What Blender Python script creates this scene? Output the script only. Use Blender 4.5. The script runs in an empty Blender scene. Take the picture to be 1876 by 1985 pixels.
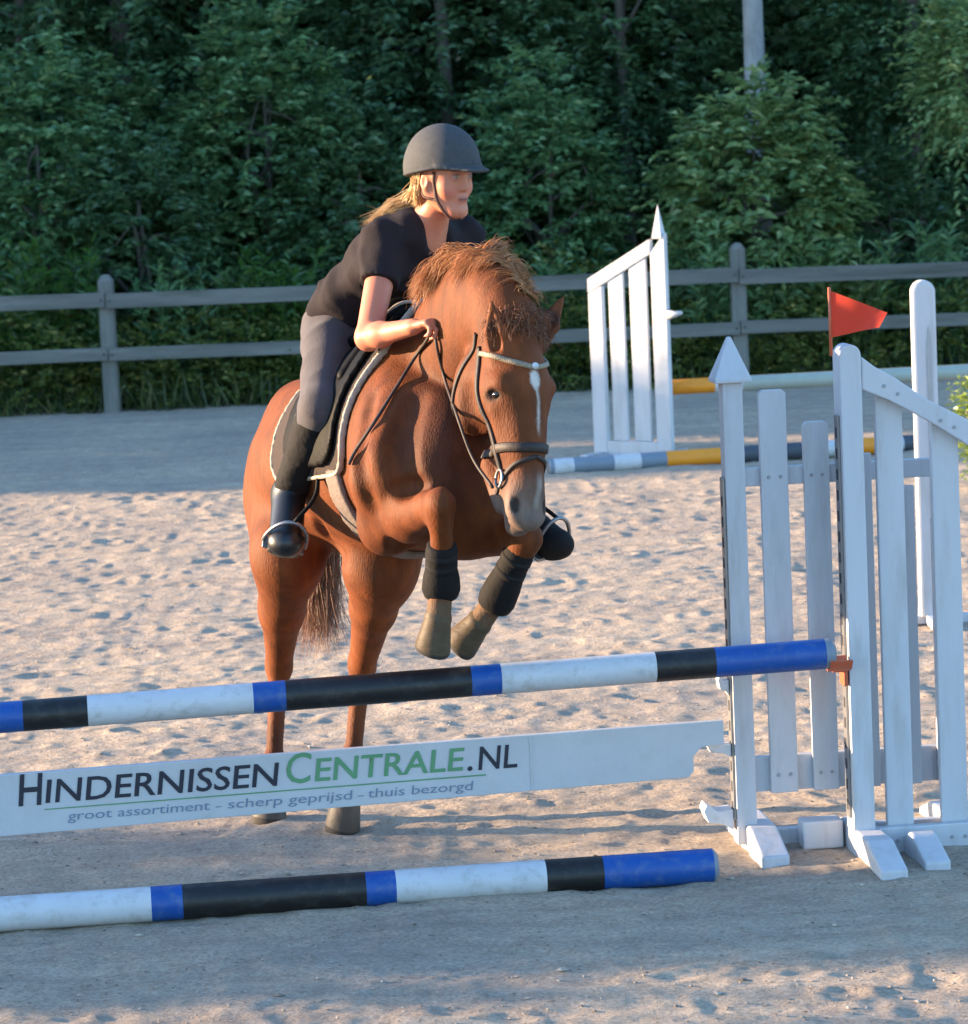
import bpy, bmesh, math
import numpy as np
from mathutils import Vector, Matrix

# ------------------------------------------------------------------ camera, sky, sun, exposure
SC = bpy.context.scene
COL = SC.collection
FPX, CX, CY, CAM_H, HORIZON, ROLL = 6700.0, 938.0, 992.5, 2.36, 220.0, math.radians(2.5)
_th = math.atan((CY - HORIZON) / FPX)
FWD = np.array([0, math.cos(_th), -math.sin(_th)])
_up0 = np.array([0, math.sin(_th), math.cos(_th)])
_r0 = np.array([1.0, 0, 0])
RIGHT = math.cos(ROLL) * _r0 - math.sin(ROLL) * _up0
UP = math.sin(ROLL) * _r0 + math.cos(ROLL) * _up0
CAM = np.array([0, 0, CAM_H])
cam_data = bpy.data.cameras.new('camera')
cam = bpy.data.objects.new('camera', cam_data)
COL.objects.link(cam)
cam_data.sensor_fit = 'HORIZONTAL'
cam_data.sensor_width = 36.0
cam_data.lens = 36.0 * FPX / 1876.0
cam_data.clip_start = 0.1
cam_data.clip_end = 3000.0
cam_data.dof.use_dof = True
cam_data.dof.focus_distance = 10.6
cam_data.dof.aperture_fstop = 9.0
cam.matrix_world = Matrix([[RIGHT[i], UP[i], -FWD[i], CAM[i]] for i in range(3)] + [[0, 0, 0, 1]])
SC.camera = cam

SUN_EL, SUN_AZ = math.radians(9.0), math.radians(-80.0)      # azimuth from +Y, clockwise; -90 is due left of the picture
TO_SUN = np.array([math.sin(SUN_AZ) * math.cos(SUN_EL), math.cos(SUN_AZ) * math.cos(SUN_EL), math.sin(SUN_EL)])
world = bpy.data.worlds.new('World')
SC.world = world
world.use_nodes = True
_wn = world.node_tree
_wn.nodes.clear()
_sky = _wn.nodes.new('ShaderNodeTexSky')
_sky.sky_type = 'NISHITA'
_sky.sun_disc = False
_sky.sun_elevation = SUN_EL
_sky.sun_rotation = SUN_AZ
_sky.dust_density = 0.4
_sky.ozone_density = 3.3
_bg = _wn.nodes.new('ShaderNodeBackground')
_bg.inputs['Strength'].default_value = 0.15
_wo = _wn.nodes.new('ShaderNodeOutputWorld')
_wn.links.new(_sky.outputs[0], _bg.inputs[0])
_wn.links.new(_bg.outputs[0], _wo.inputs[0])
sun_data = bpy.data.lights.new('sun', 'SUN')
sun_data.energy = 3.9
sun_data.angle = math.radians(0.6)
sun_data.color = (1.0, 0.72, 0.44)
sun = bpy.data.objects.new('sun', sun_data)
COL.objects.link(sun)
sun.rotation_euler = Vector(-TO_SUN).to_track_quat('-Z', 'Y').to_euler()
sun.location = (-20, 0, 12)
SC.view_settings.view_transform = 'Standard'
SC.view_settings.look = 'None'
SC.view_settings.exposure = 2.42
SC.view_settings.gamma = 1.0
SC.view_settings.use_curve_mapping = False
SC.cycles.max_bounces = 6
SC.cycles.transparent_max_bounces = 4

# ------------------------------------------------------------------ survey helpers: a sight line from the photographer's spot onto a known plane
def ray(u, v):
    return FWD + RIGHT * (u - CX) / FPX + UP * (CY - v) / FPX
def W(u, v, Y):
    d = ray(u, v)
    return CAM + d * (Y / d[1])
def G(u, v, z=0.0):
    d = ray(u, v)
    return CAM + d * ((z - CAM_H) / d[2])
def PL(u, v, p0, n):
    d = ray(u, v)
    return CAM + d * (((p0 - CAM) @ n) / (d @ n))

# ------------------------------------------------------------------ scene helpers
def tag(o, label=None, cat=None, group=None, kind=None):
    if label: o['label'] = label
    if cat: o['category'] = cat
    if group: o['group'] = group
    if kind: o['kind'] = kind
    return o
def empty(name, loc, label=None, cat=None, group=None, rotz=0.0):
    o = bpy.data.objects.new(name, None)
    COL.objects.link(o)
    o.empty_display_size = 0.1
    o.location = tuple(float(c) for c in loc)
    o.rotation_euler = (0, 0, rotz)
    return tag(o, label, cat, group)
def link_mesh(name, me, mats, parent=None, keep_world=True):
    o = bpy.data.objects.new(name, me)
    COL.objects.link(o)
    for m in (mats if isinstance(mats, (list, tuple)) else [mats]):
        me.materials.append(m)
    if parent is not None:
        o.parent = parent
        if keep_world:
            inv = Matrix.Identity(4)
            p = parent
            chain = []
            while p is not None:
                chain.append(p)
                p = p.parent
            mw = Matrix.Identity(4)
            for q in reversed(chain):
                mw = mw @ q.matrix_parent_inverse @ Matrix.LocRotScale(q.location, q.rotation_euler.to_quaternion(), q.scale)
            o.matrix_parent_inverse = mw.inverted()
    return o
def from_bm(name, bm, mats, parent=None, smooth=False):
    me = bpy.data.meshes.new(name)
    bmesh.ops.recalc_face_normals(bm, faces=bm.faces)
    bm.to_mesh(me)
    bm.free()
    if smooth:
        me.polygons.foreach_set('use_smooth', np.ones(len(me.polygons), dtype=bool))
    return link_mesh(name, me, mats, parent)
def from_np(name, verts, faces, mats, parent=None, smooth=True, mat_idx=None):
    """verts (n,3); faces (m,k) with k 3 or 4"""
    me = bpy.data.meshes.new(name)
    verts = np.asarray(verts, np.float32)
    faces = np.asarray(faces, np.int32)
    m, k = faces.shape
    me.vertices.add(len(verts))
    me.vertices.foreach_set('co', verts.ravel())
    me.loops.add(m * k)
    me.loops.foreach_set('vertex_index', faces.ravel())
    me.polygons.add(m)
    me.polygons.foreach_set('loop_start', np.arange(0, m * k, k, dtype=np.int32))
    me.polygons.foreach_set('loop_total', np.full(m, k, np.int32))
    if mat_idx is not None:
        me.polygons.foreach_set('material_index', np.asarray(mat_idx, np.int32))
    me.polygons.foreach_set('use_smooth', np.full(m, smooth, dtype=bool))
    me.update(calc_edges=True)
    me.validate()
    return link_mesh(name, me, mats, parent)
def beam_bm(bm, corners_front, depth_vec, bevel=0.0):
    """a prism: polygon (list of 3-D points) extruded along depth_vec, its edges rounded"""
    vs = [bm.verts.new(tuple(p)) for p in corners_front]
    f = bm.faces.new(vs)
    r = bmesh.ops.extrude_face_region(bm, geom=[f])
    nv = [e for e in r['geom'] if isinstance(e, bmesh.types.BMVert)]
    bmesh.ops.translate(bm, verts=nv, vec=tuple(depth_vec))
    if bevel > 0:
        es = set()
        for v in vs + nv:
            for e in v.link_edges: es.add(e)
        bmesh.ops.bevel(bm, geom=list(es), offset=bevel, segments=2, affect='EDGES', profile=0.6)
def box_bm(bm, c, size, bevel=0.0, ax=None):
    c = np.asarray(c, float)
    ax = np.eye(3) if ax is None else ax
    h = [ax[i] * size[i] / 2 for i in range(3)]
    beam_bm(bm, [c - h[0] - h[1] - h[2], c + h[0] - h[1] - h[2], c + h[0] + h[1] - h[2], c - h[0] + h[1] - h[2]], 2 * h[2], bevel)
def tube(path, rad, sides=8, caps=True):
    """verts, faces (quads) of a swept tube; rad scalar or list"""
    P = np.asarray(path, float)
    n = len(P)
    R = np.full(n, rad) if np.isscalar(rad) else np.asarray(rad, float)
    T = np.gradient(P, axis=0)
    T /= np.linalg.norm(T, axis=1)[:, None] + 1e-9
    ref = np.array([0, 0, 1.0]) if abs(T[0][2]) < 0.9 else np.array([1.0, 0, 0])
    A = np.cross(T, ref); A /= np.linalg.norm(A, axis=1)[:, None] + 1e-9
    for i in range(1, n):
        a = A[i - 1] - T[i] * (A[i - 1] @ T[i])
        A[i] = a / (np.linalg.norm(a) + 1e-9)
    B = np.cross(T, A)
    ang = np.linspace(0, 2 * np.pi, sides, endpoint=False)
    V = P[:, None, :] + R[:, None, None] * (np.cos(ang)[None, :, None] * A[:, None, :] + np.sin(ang)[None, :, None] * B[:, None, :])
    V = V.reshape(-1, 3)
    i = np.arange(n - 1)[:, None] * sides
    j = np.arange(sides)[None, :]
    j2 = (j + 1) % sides
    F = np.stack([i + j, i + j2, i + sides + j2, i + sides + j], -1).reshape(-1, 4)
    if caps:
        c0, c1 = len(V), len(V) + 1
        V = np.vstack([V, P[0] - T[0] * R[0] * 0.3, P[-1] + T[-1] * R[-1] * 0.3])
        jj = np.arange(0, sides, 2)
        f0 = np.stack([np.full_like(jj, c0), (jj + 2) % sides, (jj + 1) % sides, jj], -1)
        o = (n - 1) * sides
        f1 = np.stack([np.full_like(jj, c1), o + jj, o + (jj + 1) % sides, o + (jj + 2) % sides], -1)
        F = np.vstack([F, f0, f1])
    return V, F
def tube_obj(name, path, rad, mats, parent=None, sides=8):
    V, F = tube(path, rad, sides)
    return from_np(name, V, F, mats, parent)
def merge(parts):
    Vs, Fs, o = [], [], 0
    for V, F in parts:
        Vs.append(V); Fs.append(F + o); o += len(V)
    return np.vstack(Vs), np.vstack(Fs)
def spline(pts, n):
    """Catmull-Rom through pts"""
    P = np.asarray(pts, float)
    P = np.vstack([2 * P[0] - P[1], P, 2 * P[-1] - P[-2]])
    out = []
    m = len(P) - 3
    for t in np.linspace(0, m - 1e-6, n):
        i = int(t); f = t - i
        a, b, c, d = P[i], P[i + 1], P[i + 2], P[i + 3]
        out.append(0.5 * ((2 * b) + (-a + c) * f + (2 * a - 5 * b + 4 * c - d) * f * f + (-a + 3 * b - 3 * c + d) * f ** 3))
    return np.array(out)

# ------------------------------------------------------------------ numeric noise for relief
def _hash2(ix, iy, seed):
    h = (ix.astype(np.int64) * 374761393 + iy.astype(np.int64) * 668265263 + seed * 1442695041) & 0xffffffff
    h = ((h ^ (h >> 13)) * 1274126177) & 0xffffffff
    return ((h ^ (h >> 16)) & 0xffff) / 65535.0
def noise2(x, y, seed=0):
    ix, iy = np.floor(x), np.floor(y)
    fx, fy = x - ix, y - iy
    fx = fx * fx * fx * (fx * (fx * 6 - 15) + 10); fy = fy * fy * fy * (fy * (fy * 6 - 15) + 10)
    a = _hash2(ix, iy, seed); b = _hash2(ix + 1, iy, seed); c = _hash2(ix, iy + 1, seed); d = _hash2(ix + 1, iy + 1, seed)
    return (a + (b - a) * fx) * (1 - fy) + (c + (d - c) * fx) * fy - 0.5

# ------------------------------------------------------------------ materials
def mat(name, color, rough=0.6, vary=0.12, scale=8.0, bump=0.0, bump_scale=60.0, spec=0.5, metallic=0.0, stretch=(1, 1, 1), dirt=None, dirt_amt=0.0, sheen=0.0, sss=0.0, coat=0.0):
    m = bpy.data.materials.new(name)
    m.use_nodes = True
    nt = m.node_tree
    b = nt.nodes['Principled BSDF']
    tc = nt.nodes.new('ShaderNodeTexCoord')
    mp = nt.nodes.new('ShaderNodeMapping')
    mp.inputs['Scale'].default_value = stretch
    nt.links.new(tc.outputs['Object'], mp.inputs[0])
    nz = nt.nodes.new('ShaderNodeTexNoise')
    nz.inputs['Scale'].default_value = scale
    nz.inputs['Detail'].default_value = 6
    nz.inputs['Roughness'].default_value = 0.6
    nt.links.new(mp.outputs[0], nz.inputs['Vector'])
    ramp = nt.nodes.new('ShaderNodeValToRGB')
    c = np.array(color, float)
    ramp.color_ramp.elements[0].position = 0.25
    ramp.color_ramp.elements[1].position = 0.75
    ramp.color_ramp.elements[0].color = (*np.clip(c * (1 - vary), 0, 1), 1)
    ramp.color_ramp.elements[1].color = (*np.clip(c * (1 + vary), 0, 1), 1)
    nt.links.new(nz.outputs['Fac'], ramp.inputs[0])
    out = ramp.outputs[0]
    if dirt is not None:
        n2 = nt.nodes.new('ShaderNodeTexNoise')
        n2.inputs['Scale'].default_value = scale * 2.3
        n2.inputs['Detail'].default_value = 9
        n2.inputs['Roughness'].default_value = 0.7
        nt.links.new(mp.outputs[0], n2.inputs['Vector'])
        r2 = nt.nodes.new('ShaderNodeValToRGB')
        r2.color_ramp.elements[0].position = 0.5
        r2.color_ramp.elements[1].position = 0.72
        r2.color_ramp.elements[1].color = (dirt_amt,) * 3 + (1,)
        nt.links.new(n2.outputs['Fac'], r2.inputs[0])
        mx = nt.nodes.new('ShaderNodeMixRGB')
        mx.inputs[2].default_value = (*dirt, 1)
        nt.links.new(r2.outputs[0], mx.inputs[0])
        nt.links.new(out, mx.inputs[1])
        out = mx.outputs[0]
    nt.links.new(out, b.inputs['Base Color'])
    b.inputs['Roughness'].default_value = rough
    b.inputs['Specular IOR Level'].default_value = spec
    b.inputs['Metallic'].default_value = metallic
    if sheen:
        b.inputs['Sheen Weight'].default_value = sheen
    if coat:
        b.inputs['Coat Weight'].default_value = coat
    if sss:
        b.inputs['Subsurface Weight'].default_value = sss
        b.inputs['Subsurface Radius'].default_value = (0.02, 0.008, 0.004)
        b.inputs['Subsurface Scale'].default_value = 0.5
    if bump:
        n3 = nt.nodes.new('ShaderNodeTexNoise')
        n3.inputs['Scale'].default_value = bump_scale
        n3.inputs['Detail'].default_value = 6
        nt.links.new(mp.outputs[0], n3.inputs['Vector'])
        bp = nt.nodes.new('ShaderNodeBump')
        bp.inputs['Strength'].default_value = bump
        bp.inputs['Distance'].default_value = 0.01
        nt.links.new(n3.outputs['Fac'], bp.inputs['Height'])
        nt.links.new(bp.outputs[0], b.inputs['Normal'])
    return m
def leaf_mat(name, c0, c1, c2=None, trans=0.35, rough=0.4):
    m = bpy.data.materials.new(name)
    m.use_nodes = True
    nt = m.node_tree
    b = nt.nodes['Principled BSDF']
    out = nt.nodes['Material Output']
    geo = nt.nodes.new('ShaderNodeNewGeometry')
    ramp = nt.nodes.new('ShaderNodeValToRGB')
    ramp.color_ramp.elements[0].color = (*c0, 1)
    ramp.color_ramp.elements[1].color = (*c1, 1)
    if c2:
        ramp.color_ramp.elements[1].position = 0.88
        e = ramp.color_ramp.elements.new(1.0)
        e.color = (*c2, 1)
    nt.links.new(geo.outputs['Random Per Island'], ramp.inputs[0])
    nt.links.new(ramp.outputs[0], b.inputs['Base Color'])
    b.inputs['Roughness'].default_value = rough
    b.inputs['Specular IOR Level'].default_value = 0.6
    tr = nt.nodes.new('ShaderNodeBsdfTranslucent')
    nt.links.new(ramp.outputs[0], tr.inputs[0])
    mix = nt.nodes.new('ShaderNodeMixShader')
    mix.inputs[0].default_value = trans
    nt.links.new(b.outputs[0], mix.inputs[1])
    nt.links.new(tr.outputs[0], mix.inputs[2])
    nt.links.new(mix.outputs[0], out.inputs['Surface'])
    return m
M = {}
M['white'] = mat('white_paint', (0.50, 0.50, 0.525), 0.55, 0.08, 6, bump=0.15, bump_scale=25, stretch=(1, 1, 0.15), dirt=(0.30, 0.28, 0.24), dirt_amt=0.5)
M['blue'] = mat('blue_paint', (0.004, 0.065, 0.29), 0.42, 0.12, 10, bump=0.08, dirt=(0.10, 0.15, 0.27), dirt_amt=0.6)
M['black'] = mat('black_paint', (0.008, 0.0072, 0.008), 0.45, 0.3, 10, bump=0.08, dirt=(0.055, 0.05, 0.045), dirt_amt=0.6)
M['pole_white'] = mat('pole_white', (0.53, 0.53, 0.55), 0.45, 0.07, 9, bump=0.08, dirt=(0.30, 0.27, 0.23), dirt_amt=0.6)
M['orange'] = mat('orange_paint', (0.80, 0.27, 0.012), 0.5, 0.1, 8)
M['grey_paint'] = mat('grey_blue_paint', (0.17, 0.21, 0.26), 0.5, 0.12, 8)
M['pale_green'] = mat('pale_green_paint', (0.34, 0.37, 0.32), 0.5, 0.08, 8)
M['cup_red'] = mat('cup_red', (0.5, 0.1, 0.04), 0.45, 0.1, 10)
M['steel'] = mat('galvanised_steel', (0.26, 0.26, 0.27), 0.42, 0.15, 30, metallic=0.8)
M['slot'] = mat('slot_dark', (0.02, 0.022, 0.035), 0.7, 0.1)
M['fence'] = mat('weathered_wood', (0.155, 0.150, 0.135), 0.9, 0.4, 7, bump=0.9, bump_scale=22, stretch=(0.10, 1, 1), dirt=(0.05, 0.06, 0.035), dirt_amt=0.7)
M['fence_post'] = mat('weathered_post', (0.165, 0.16, 0.145), 0.9, 0.4, 7, bump=0.9, bump_scale=22, stretch=(1, 1, 0.12), dirt=(0.05, 0.07, 0.04), dirt_amt=0.7)
M['bark'] = mat('bark', (0.11, 0.10, 0.085), 0.9, 0.35, 6, bump=0.9, bump_scale=14, stretch=(1, 1, 0.25))
M['pale_bark'] = mat('pale_bark', (0.34, 0.34, 0.35), 0.85, 0.2, 5, bump=0.4, bump_scale=10, stretch=(1, 1, 0.4), dirt=(0.12, 0.12, 0.11), dirt_amt=0.5)
M['red'] = leaf_mat('red_cloth', (0.80, 0.075, 0.028), (0.86, 0.085, 0.03), trans=0.5, rough=0.6)
M['leaf_mid'] = leaf_mat('leaf_mid_green', (0.061, 0.156, 0.064), (0.172, 0.312, 0.122), (0.323, 0.439, 0.200))
M['leaf_dark'] = leaf_mat('leaf_dark_green', (0.040, 0.100, 0.046), (0.110, 0.210, 0.089), (0.181, 0.276, 0.128))
M['leaf_pale'] = leaf_mat('leaf_pale_green', (0.101, 0.193, 0.072), (0.263, 0.385, 0.143), (0.484, 0.550, 0.244))
M['leaf_bright'] = leaf_mat('leaf_bright_green', (0.035, 0.10, 0.02), (0.09, 0.20, 0.035))
M['leaf_olive'] = leaf_mat('leaf_olive', (0.061, 0.100, 0.017), (0.172, 0.220, 0.044), (0.404, 0.330, 0.086))
M['leaf_lime'] = leaf_mat('leaf_lime', (0.16, 0.25, 0.04), (0.35, 0.42, 0.08))

# ------------------------------------------------------------------ sand arena
def sand_material():
    m = bpy.data.materials.new('arena_sand')
    m.use_nodes = True
    nt = m.node_tree
    b = nt.nodes['Principled BSDF']
    tc = nt.nodes.new('ShaderNodeTexCoord')
    def nz(scale, detail, rough=0.6):
        n = nt.nodes.new('ShaderNodeTexNoise')
        n.inputs['Scale'].default_value = scale
        n.inputs['Detail'].default_value = detail
        n.inputs['Roughness'].default_value = rough
        nt.links.new(tc.outputs['Object'], n.inputs['Vector'])
        return n
    big, mid, fine = nz(0.9, 4), nz(9, 7, 0.7), nz(70, 5, 0.7)
    r1 = nt.nodes.new('ShaderNodeValToRGB')
    r1.color_ramp.elements[0].position = 0.3
    r1.color_ramp.elements[1].position = 0.7
    r1.color_ramp.elements[0].color = (0.485, 0.395, 0.31, 1)
    r1.color_ramp.elements[1].color = (0.655, 0.545, 0.435, 1)
    nt.links.new(mid.outputs[0], r1.inputs[0])
    r2 = nt.nodes.new('ShaderNodeValToRGB')
    r2.color_ramp.elements[0].position = 0.35
    r2.color_ramp.elements[1].position = 0.65
    r2.color_ramp.elements[0].color = (0.86, 0.86, 0.88, 1)
    r2.color_ramp.elements[1].color = (1.08, 1.05, 1.0, 1)
    nt.links.new(big.outputs[0], r2.inputs[0])
    r3 = nt.nodes.new('ShaderNodeValToRGB')
    r3.color_ramp.elements[0].position = 0.3
    r3.color_ramp.elements[1].position = 0.6
    r3.color_ramp.elements[0].color = (0.58, 0.56, 0.55, 1)
    nt.links.new(fine.outputs[0], r3.inputs[0])
    # harrow drags: long faint streaks along the arena
    mp2 = nt.nodes.new('ShaderNodeMapping'); mp2.inputs['Scale'].default_value = (0.45, 5.0, 1.0); mp2.inputs['Rotation'].default_value = (0, 0, 0.05)
    nt.links.new(tc.outputs['Object'], mp2.inputs[0])
    stn = nt.nodes.new('ShaderNodeTexNoise'); stn.inputs['Scale'].default_value = 1.3; stn.inputs['Detail'].default_value = 7; stn.inputs['Roughness'].default_value = 0.7
    nt.links.new(mp2.outputs[0], stn.inputs['Vector'])
    r4 = nt.nodes.new('ShaderNodeValToRGB')
    r4.color_ramp.elements[0].position = 0.35; r4.color_ramp.elements[1].position = 0.65
    r4.color_ramp.elements[0].color = (0.80, 0.79, 0.79, 1); r4.color_ramp.elements[1].color = (1.05, 1.04, 1.02, 1)
    nt.links.new(stn.outputs[0], r4.inputs[0])
    m0 = nt.nodes.new('ShaderNodeMixRGB'); m0.blend_type = 'MULTIPLY'; m0.inputs[0].default_value = 1
    nt.links.new(r1.outputs[0], m0.inputs[1]); nt.links.new(r4.outputs[0], m0.inputs[2])
    m1 = nt.nodes.new('ShaderNodeMixRGB'); m1.blend_type = 'MULTIPLY'; m1.inputs[0].default_value = 1
    m2 = nt.nodes.new('ShaderNodeMixRGB'); m2.blend_type = 'MULTIPLY'; m2.inputs[0].default_value = 1
    nt.links.new(m0.outputs[0], m1.inputs[1]); nt.links.new(r2.outputs[0], m1.inputs[2])
    nt.links.new(m1.outputs[0], m2.inputs[1]); nt.links.new(r3.outputs[0], m2.inputs[2])
    nt.links.new(m2.outputs[0], b.inputs['Base Color'])
    b.inputs['Roughness'].default_value = 0.95
    b.inputs['Specular IOR Level'].default_value = 0.15
    bp = nt.nodes.new('ShaderNodeBump')
    bp.inputs['Strength'].default_value = 1.0
    bp.inputs['Distance'].default_value = 0.022
    fb = nz(34, 7, 0.72)
    nt.links.new(fb.outputs[0], bp.inputs['Height'])
    nt.links.new(bp.outputs[0], b.inputs['Normal'])
    return m
M['sand'] = sand_material()
M['soil'] = mat('meadow_soil', (0.055, 0.065, 0.03), 0.95, 0.35, 3, bump=0.5, bump_scale=20)

FENCE_Y = 28.9
def sand_height(x, y):
    rng = np.random.default_rng(5)
    wx = x + 0.10 * noise2(x * 3.1, y * 3.1, 11); wy = y + 0.10 * noise2(x * 3.1, y * 3.1, 12)
    z = 0.016 * noise2(wx * 1.6, wy * 1.6, 1) + 0.010 * noise2(wx * 4.3, wy * 4.3, 2)
    r = 1 - 2 * np.abs(noise2(wx * 8.5, wy * 8.5, 3)) * 2
    z += 0.005 * r
    z += 0.0045 * noise2(wx * 13, wy * 13, 4) + 0.005 * noise2(wx * 24, wy * 24, 6)
    return z
ys = [6.5]
while ys[-1] < FENCE_Y + 0.5:
    y = ys[-1]
    ys.append(y + (0.011 + 0.0016 * max(y - 9, 0) if y > 8 else 0.03))
ys = np.array(ys)
xs = np.arange(-5.0, 5.0001, 0.0195)
X, Y = np.meshgrid(xs, ys)
Z = sand_height(X, Y)
# hoof prints: shallow bowls with a pushed-up rim
rng = np.random.default_rng(21)
for _ in range(420):
    hs_ = rng.uniform(0.7, 1.4)
    px, py = rng.uniform(-4.6, 4.6), rng.uniform(8.0, FENCE_Y - 0.3)
    i0, i1 = np.searchsorted(ys, [py - 0.2, py + 0.2]); j0, j1 = np.searchsorted(xs, [px - 0.2, px + 0.2])
    sx, sy = X[i0:i1, j0:j1], Y[i0:i1, j0:j1]
    a = rng.uniform(0, np.pi)
    dx, dy = sx - px, sy - py
    q = np.sqrt(((dx * np.cos(a) + dy * np.sin(a)) / (0.075 * hs_)) ** 2 + ((-dx * np.sin(a) + dy * np.cos(a)) / (0.06 * hs_)) ** 2)
    dep = rng.uniform(0.003, 0.010)
    Z[i0:i1, j0:j1] += -dep * np.exp(-q ** 4) + dep * 0.55 * np.exp(-((q - 1.35) / 0.28) ** 2)
Z -= np.median(Z)
Z[Y > FENCE_Y] -= 0.0
def flatten(cx, cy, rx, ry):
    q = ((X - cx) / rx) ** 2 + ((Y - cy) / ry) ** 2
    w = np.exp(-q ** 2)
    Z[:] = Z * (1 - w)
ny, nx = X.shape
idx = np.arange(ny * nx).reshape(ny, nx)
SAND = (X, Y, Z, idx)
def finish_sand():
    F = np.stack([idx[:-1, :-1], idx[:-1, 1:], idx[1:, 1:], idx[1:, :-1]], -1).reshape(-1, 4)
    o = from_np('riding_arena_sand', np.stack([X.ravel(), Y.ravel(), Z.ravel()], 1), F, M['sand'], smooth=True)
    tag(o, kind='structure')
def wide_ground():
    # the arena's sand beyond the raked patch, and the meadow round it, out to the horizon
    def ring(name, x0, x1, y0, y1, z, m, hole=None):
        bm = bmesh.new()
        if hole:
            hx0, hx1, hy0, hy1 = hole
            qs = [(x0, hx0, y0, y1), (hx1, x1, y0, y1), (hx0, hx1, y0, hy0), (hx0, hx1, hy1, y1)]
        else:
            qs = [(x0, x1, y0, y1)]
        for a, b, c, d in qs:
            bm.faces.new([bm.verts.new(p) for p in ((a, c, z), (b, c, z), (b, d, z), (a, d, z))])
        tag(from_bm(name, bm, m), kind='structure')
    ring('arena_sand_outer', -16, 40, -25, FENCE_Y + 0.45, -0.02, M['sand'], (-4.98, 4.98, 6.52, FENCE_Y + 0.45))
    ring('meadow_ground', -1500, 1500, -1500, 1500, -0.09, M['soil'])
wide_ground()
finish_sand()

def clods():
    # loose crumbs of sand and bark lying on the arena: nobody could count them
    rng = np.random.default_rng(17)
    n = 7000
    y = 8.2 + 14 * rng.random(n) ** 1.7; x = rng.uniform(-1, 1, n) * (0.17 * y + 0.3)
    ii = np.clip(np.searchsorted(ys, y), 0, len(ys) - 1); jj = np.clip(np.searchsorted(xs, x), 0, len(xs) - 1)
    z = Z[ii, jj]
    r = rng.uniform(0.0018, 0.0055, n) * (1 + 0.8 * (rng.random(n) > 0.95))
    o = np.array([[1, 0, 0], [-1, 0, 0], [0, 1, 0], [0, -1, 0], [0, 0, 1], [0, 0, -1.0]])
    S = r[:, None, None] * rng.uniform(0.5, 1.5, (n, 1, 3)) * [1.4, 1.4, 0.6]
    V = (o[None] * S * rng.uniform(0.7, 1.2, (n, 6, 1)) + np.stack([x, y, z + r * 0.3], 1)[:, None]).reshape(-1, 3)
    f = np.array([[0, 2, 4], [2, 1, 4], [1, 3, 4], [3, 0, 4], [2, 0, 5], [1, 2, 5], [3, 1, 5], [0, 3, 5]])
    F = (np.arange(n)[:, None, None] * 6 + f[None]).reshape(-1, 3)
    M['clod'] = leaf_mat('clod', (0.14, 0.11, 0.085), (0.42, 0.35, 0.28), trans=0.0, rough=0.9)
    tag(from_np('sand_crumbs', V, F, M['clod'], smooth=False), 'loose crumbs of sand scattered over the arena', 'crumbs', kind='stuff')
clods()
# ------------------------------------------------------------------ the fence along the far side of the arena
def post_fence():
    us = (213.0, 822.0, 1436.0)
    xs_ = [W(u, 700, FENCE_Y)[0] for u in us]
    step = (xs_[2] - xs_[0]) / 2
    px = [xs_[0] + step * k for k in range(-3, 6)]
    root = empty('post_and_rail_fence', (px[0], FENCE_Y, 0), 'weathered grey two-rail wooden fence along the far edge of the arena', 'fence')
    zr = [(W(213, 580, FENCE_Y)[2], W(1436, 536, FENCE_Y)[2]), (W(213, 687, FENCE_Y)[2], W(1436, 636, FENCE_Y)[2])]
    TZ = W(213, 532, FENCE_Y)[2]
    for i, x in enumerate(px):
        bm = bmesh.new()
        h = TZ + (0.01, 0.0, 0.02, 0.0, 0.01, 0.035, 0.0, 0.02, 0.01)[i]
        # square post with a chamfered crown
        for (z0, z1, a0, a1) in ((-0.2, h - 0.05, 0.065, 0.062), (h - 0.05, h, 0.062, 0.03)):
            ring = []
            for (z, a) in ((z0, a0), (z1, a1)):
                ring.append([bm.verts.new((x + sx * a, FENCE_Y + sy * a, z)) for sx, sy in ((-1, -1), (1, -1), (1, 1), (-1, 1))])
            for k in range(4):
                bm.faces.new((ring[0][k], ring[0][(k + 1) % 4], ring[1][(k + 1) % 4], ring[1][k]))
            bm.faces.new(ring[1])
        bmesh.ops.remove_doubles(bm, verts=bm.verts, dist=0.0005)
        bmesh.ops.bevel(bm, geom=bm.edges[:], offset=0.008, segments=2, affect='EDGES')
        from_bm('post', bm, M['fence_post'], root)
    rg = np.random.default_rng(3)
    for k, (za, zb) in enumerate(zr):
        for i in range(len(px) - 1):
            def zat(x): return za + (zb - za) * (x - xs_[0]) / (xs_[2] - xs_[0]) + (0.006 * rg.standard_normal())
            x0, x1 = px[i] + 0.004, px[i + 1] - 0.004
            bm = bmesh.new()
            hh = 0.062 if k == 0 else 0.054
            y0 = FENCE_Y - 0.105 - 0.002 * (i % 2)
            z0, z1 = zat(x0), zat(x1)
            beam_bm(bm, [(x0, y0, z0 - hh), (x1, y0, z1 - hh), (x1, y0, z1 + hh), (x0, y0, z0 + hh)], (0, 0.036, 0), 0.006)
            from_bm('rail', bm, M['fence'], root)
            for xx, zz in ((x0 + 0.03, z0), (x1 - 0.03, z1)):
                bm = bmesh.new()
                bmesh.ops.create_cone(bm, cap_ends=True, segments=8, radius1=0.009, radius2=0.007, depth=0.01, matrix=Matrix.Translation((xx, y0 - 0.004, zz)) @ Matrix.Rotation(math.pi / 2, 4, 'X'))
                from_bm('bolt', bm, M['slot'], root)
post_fence()

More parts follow.
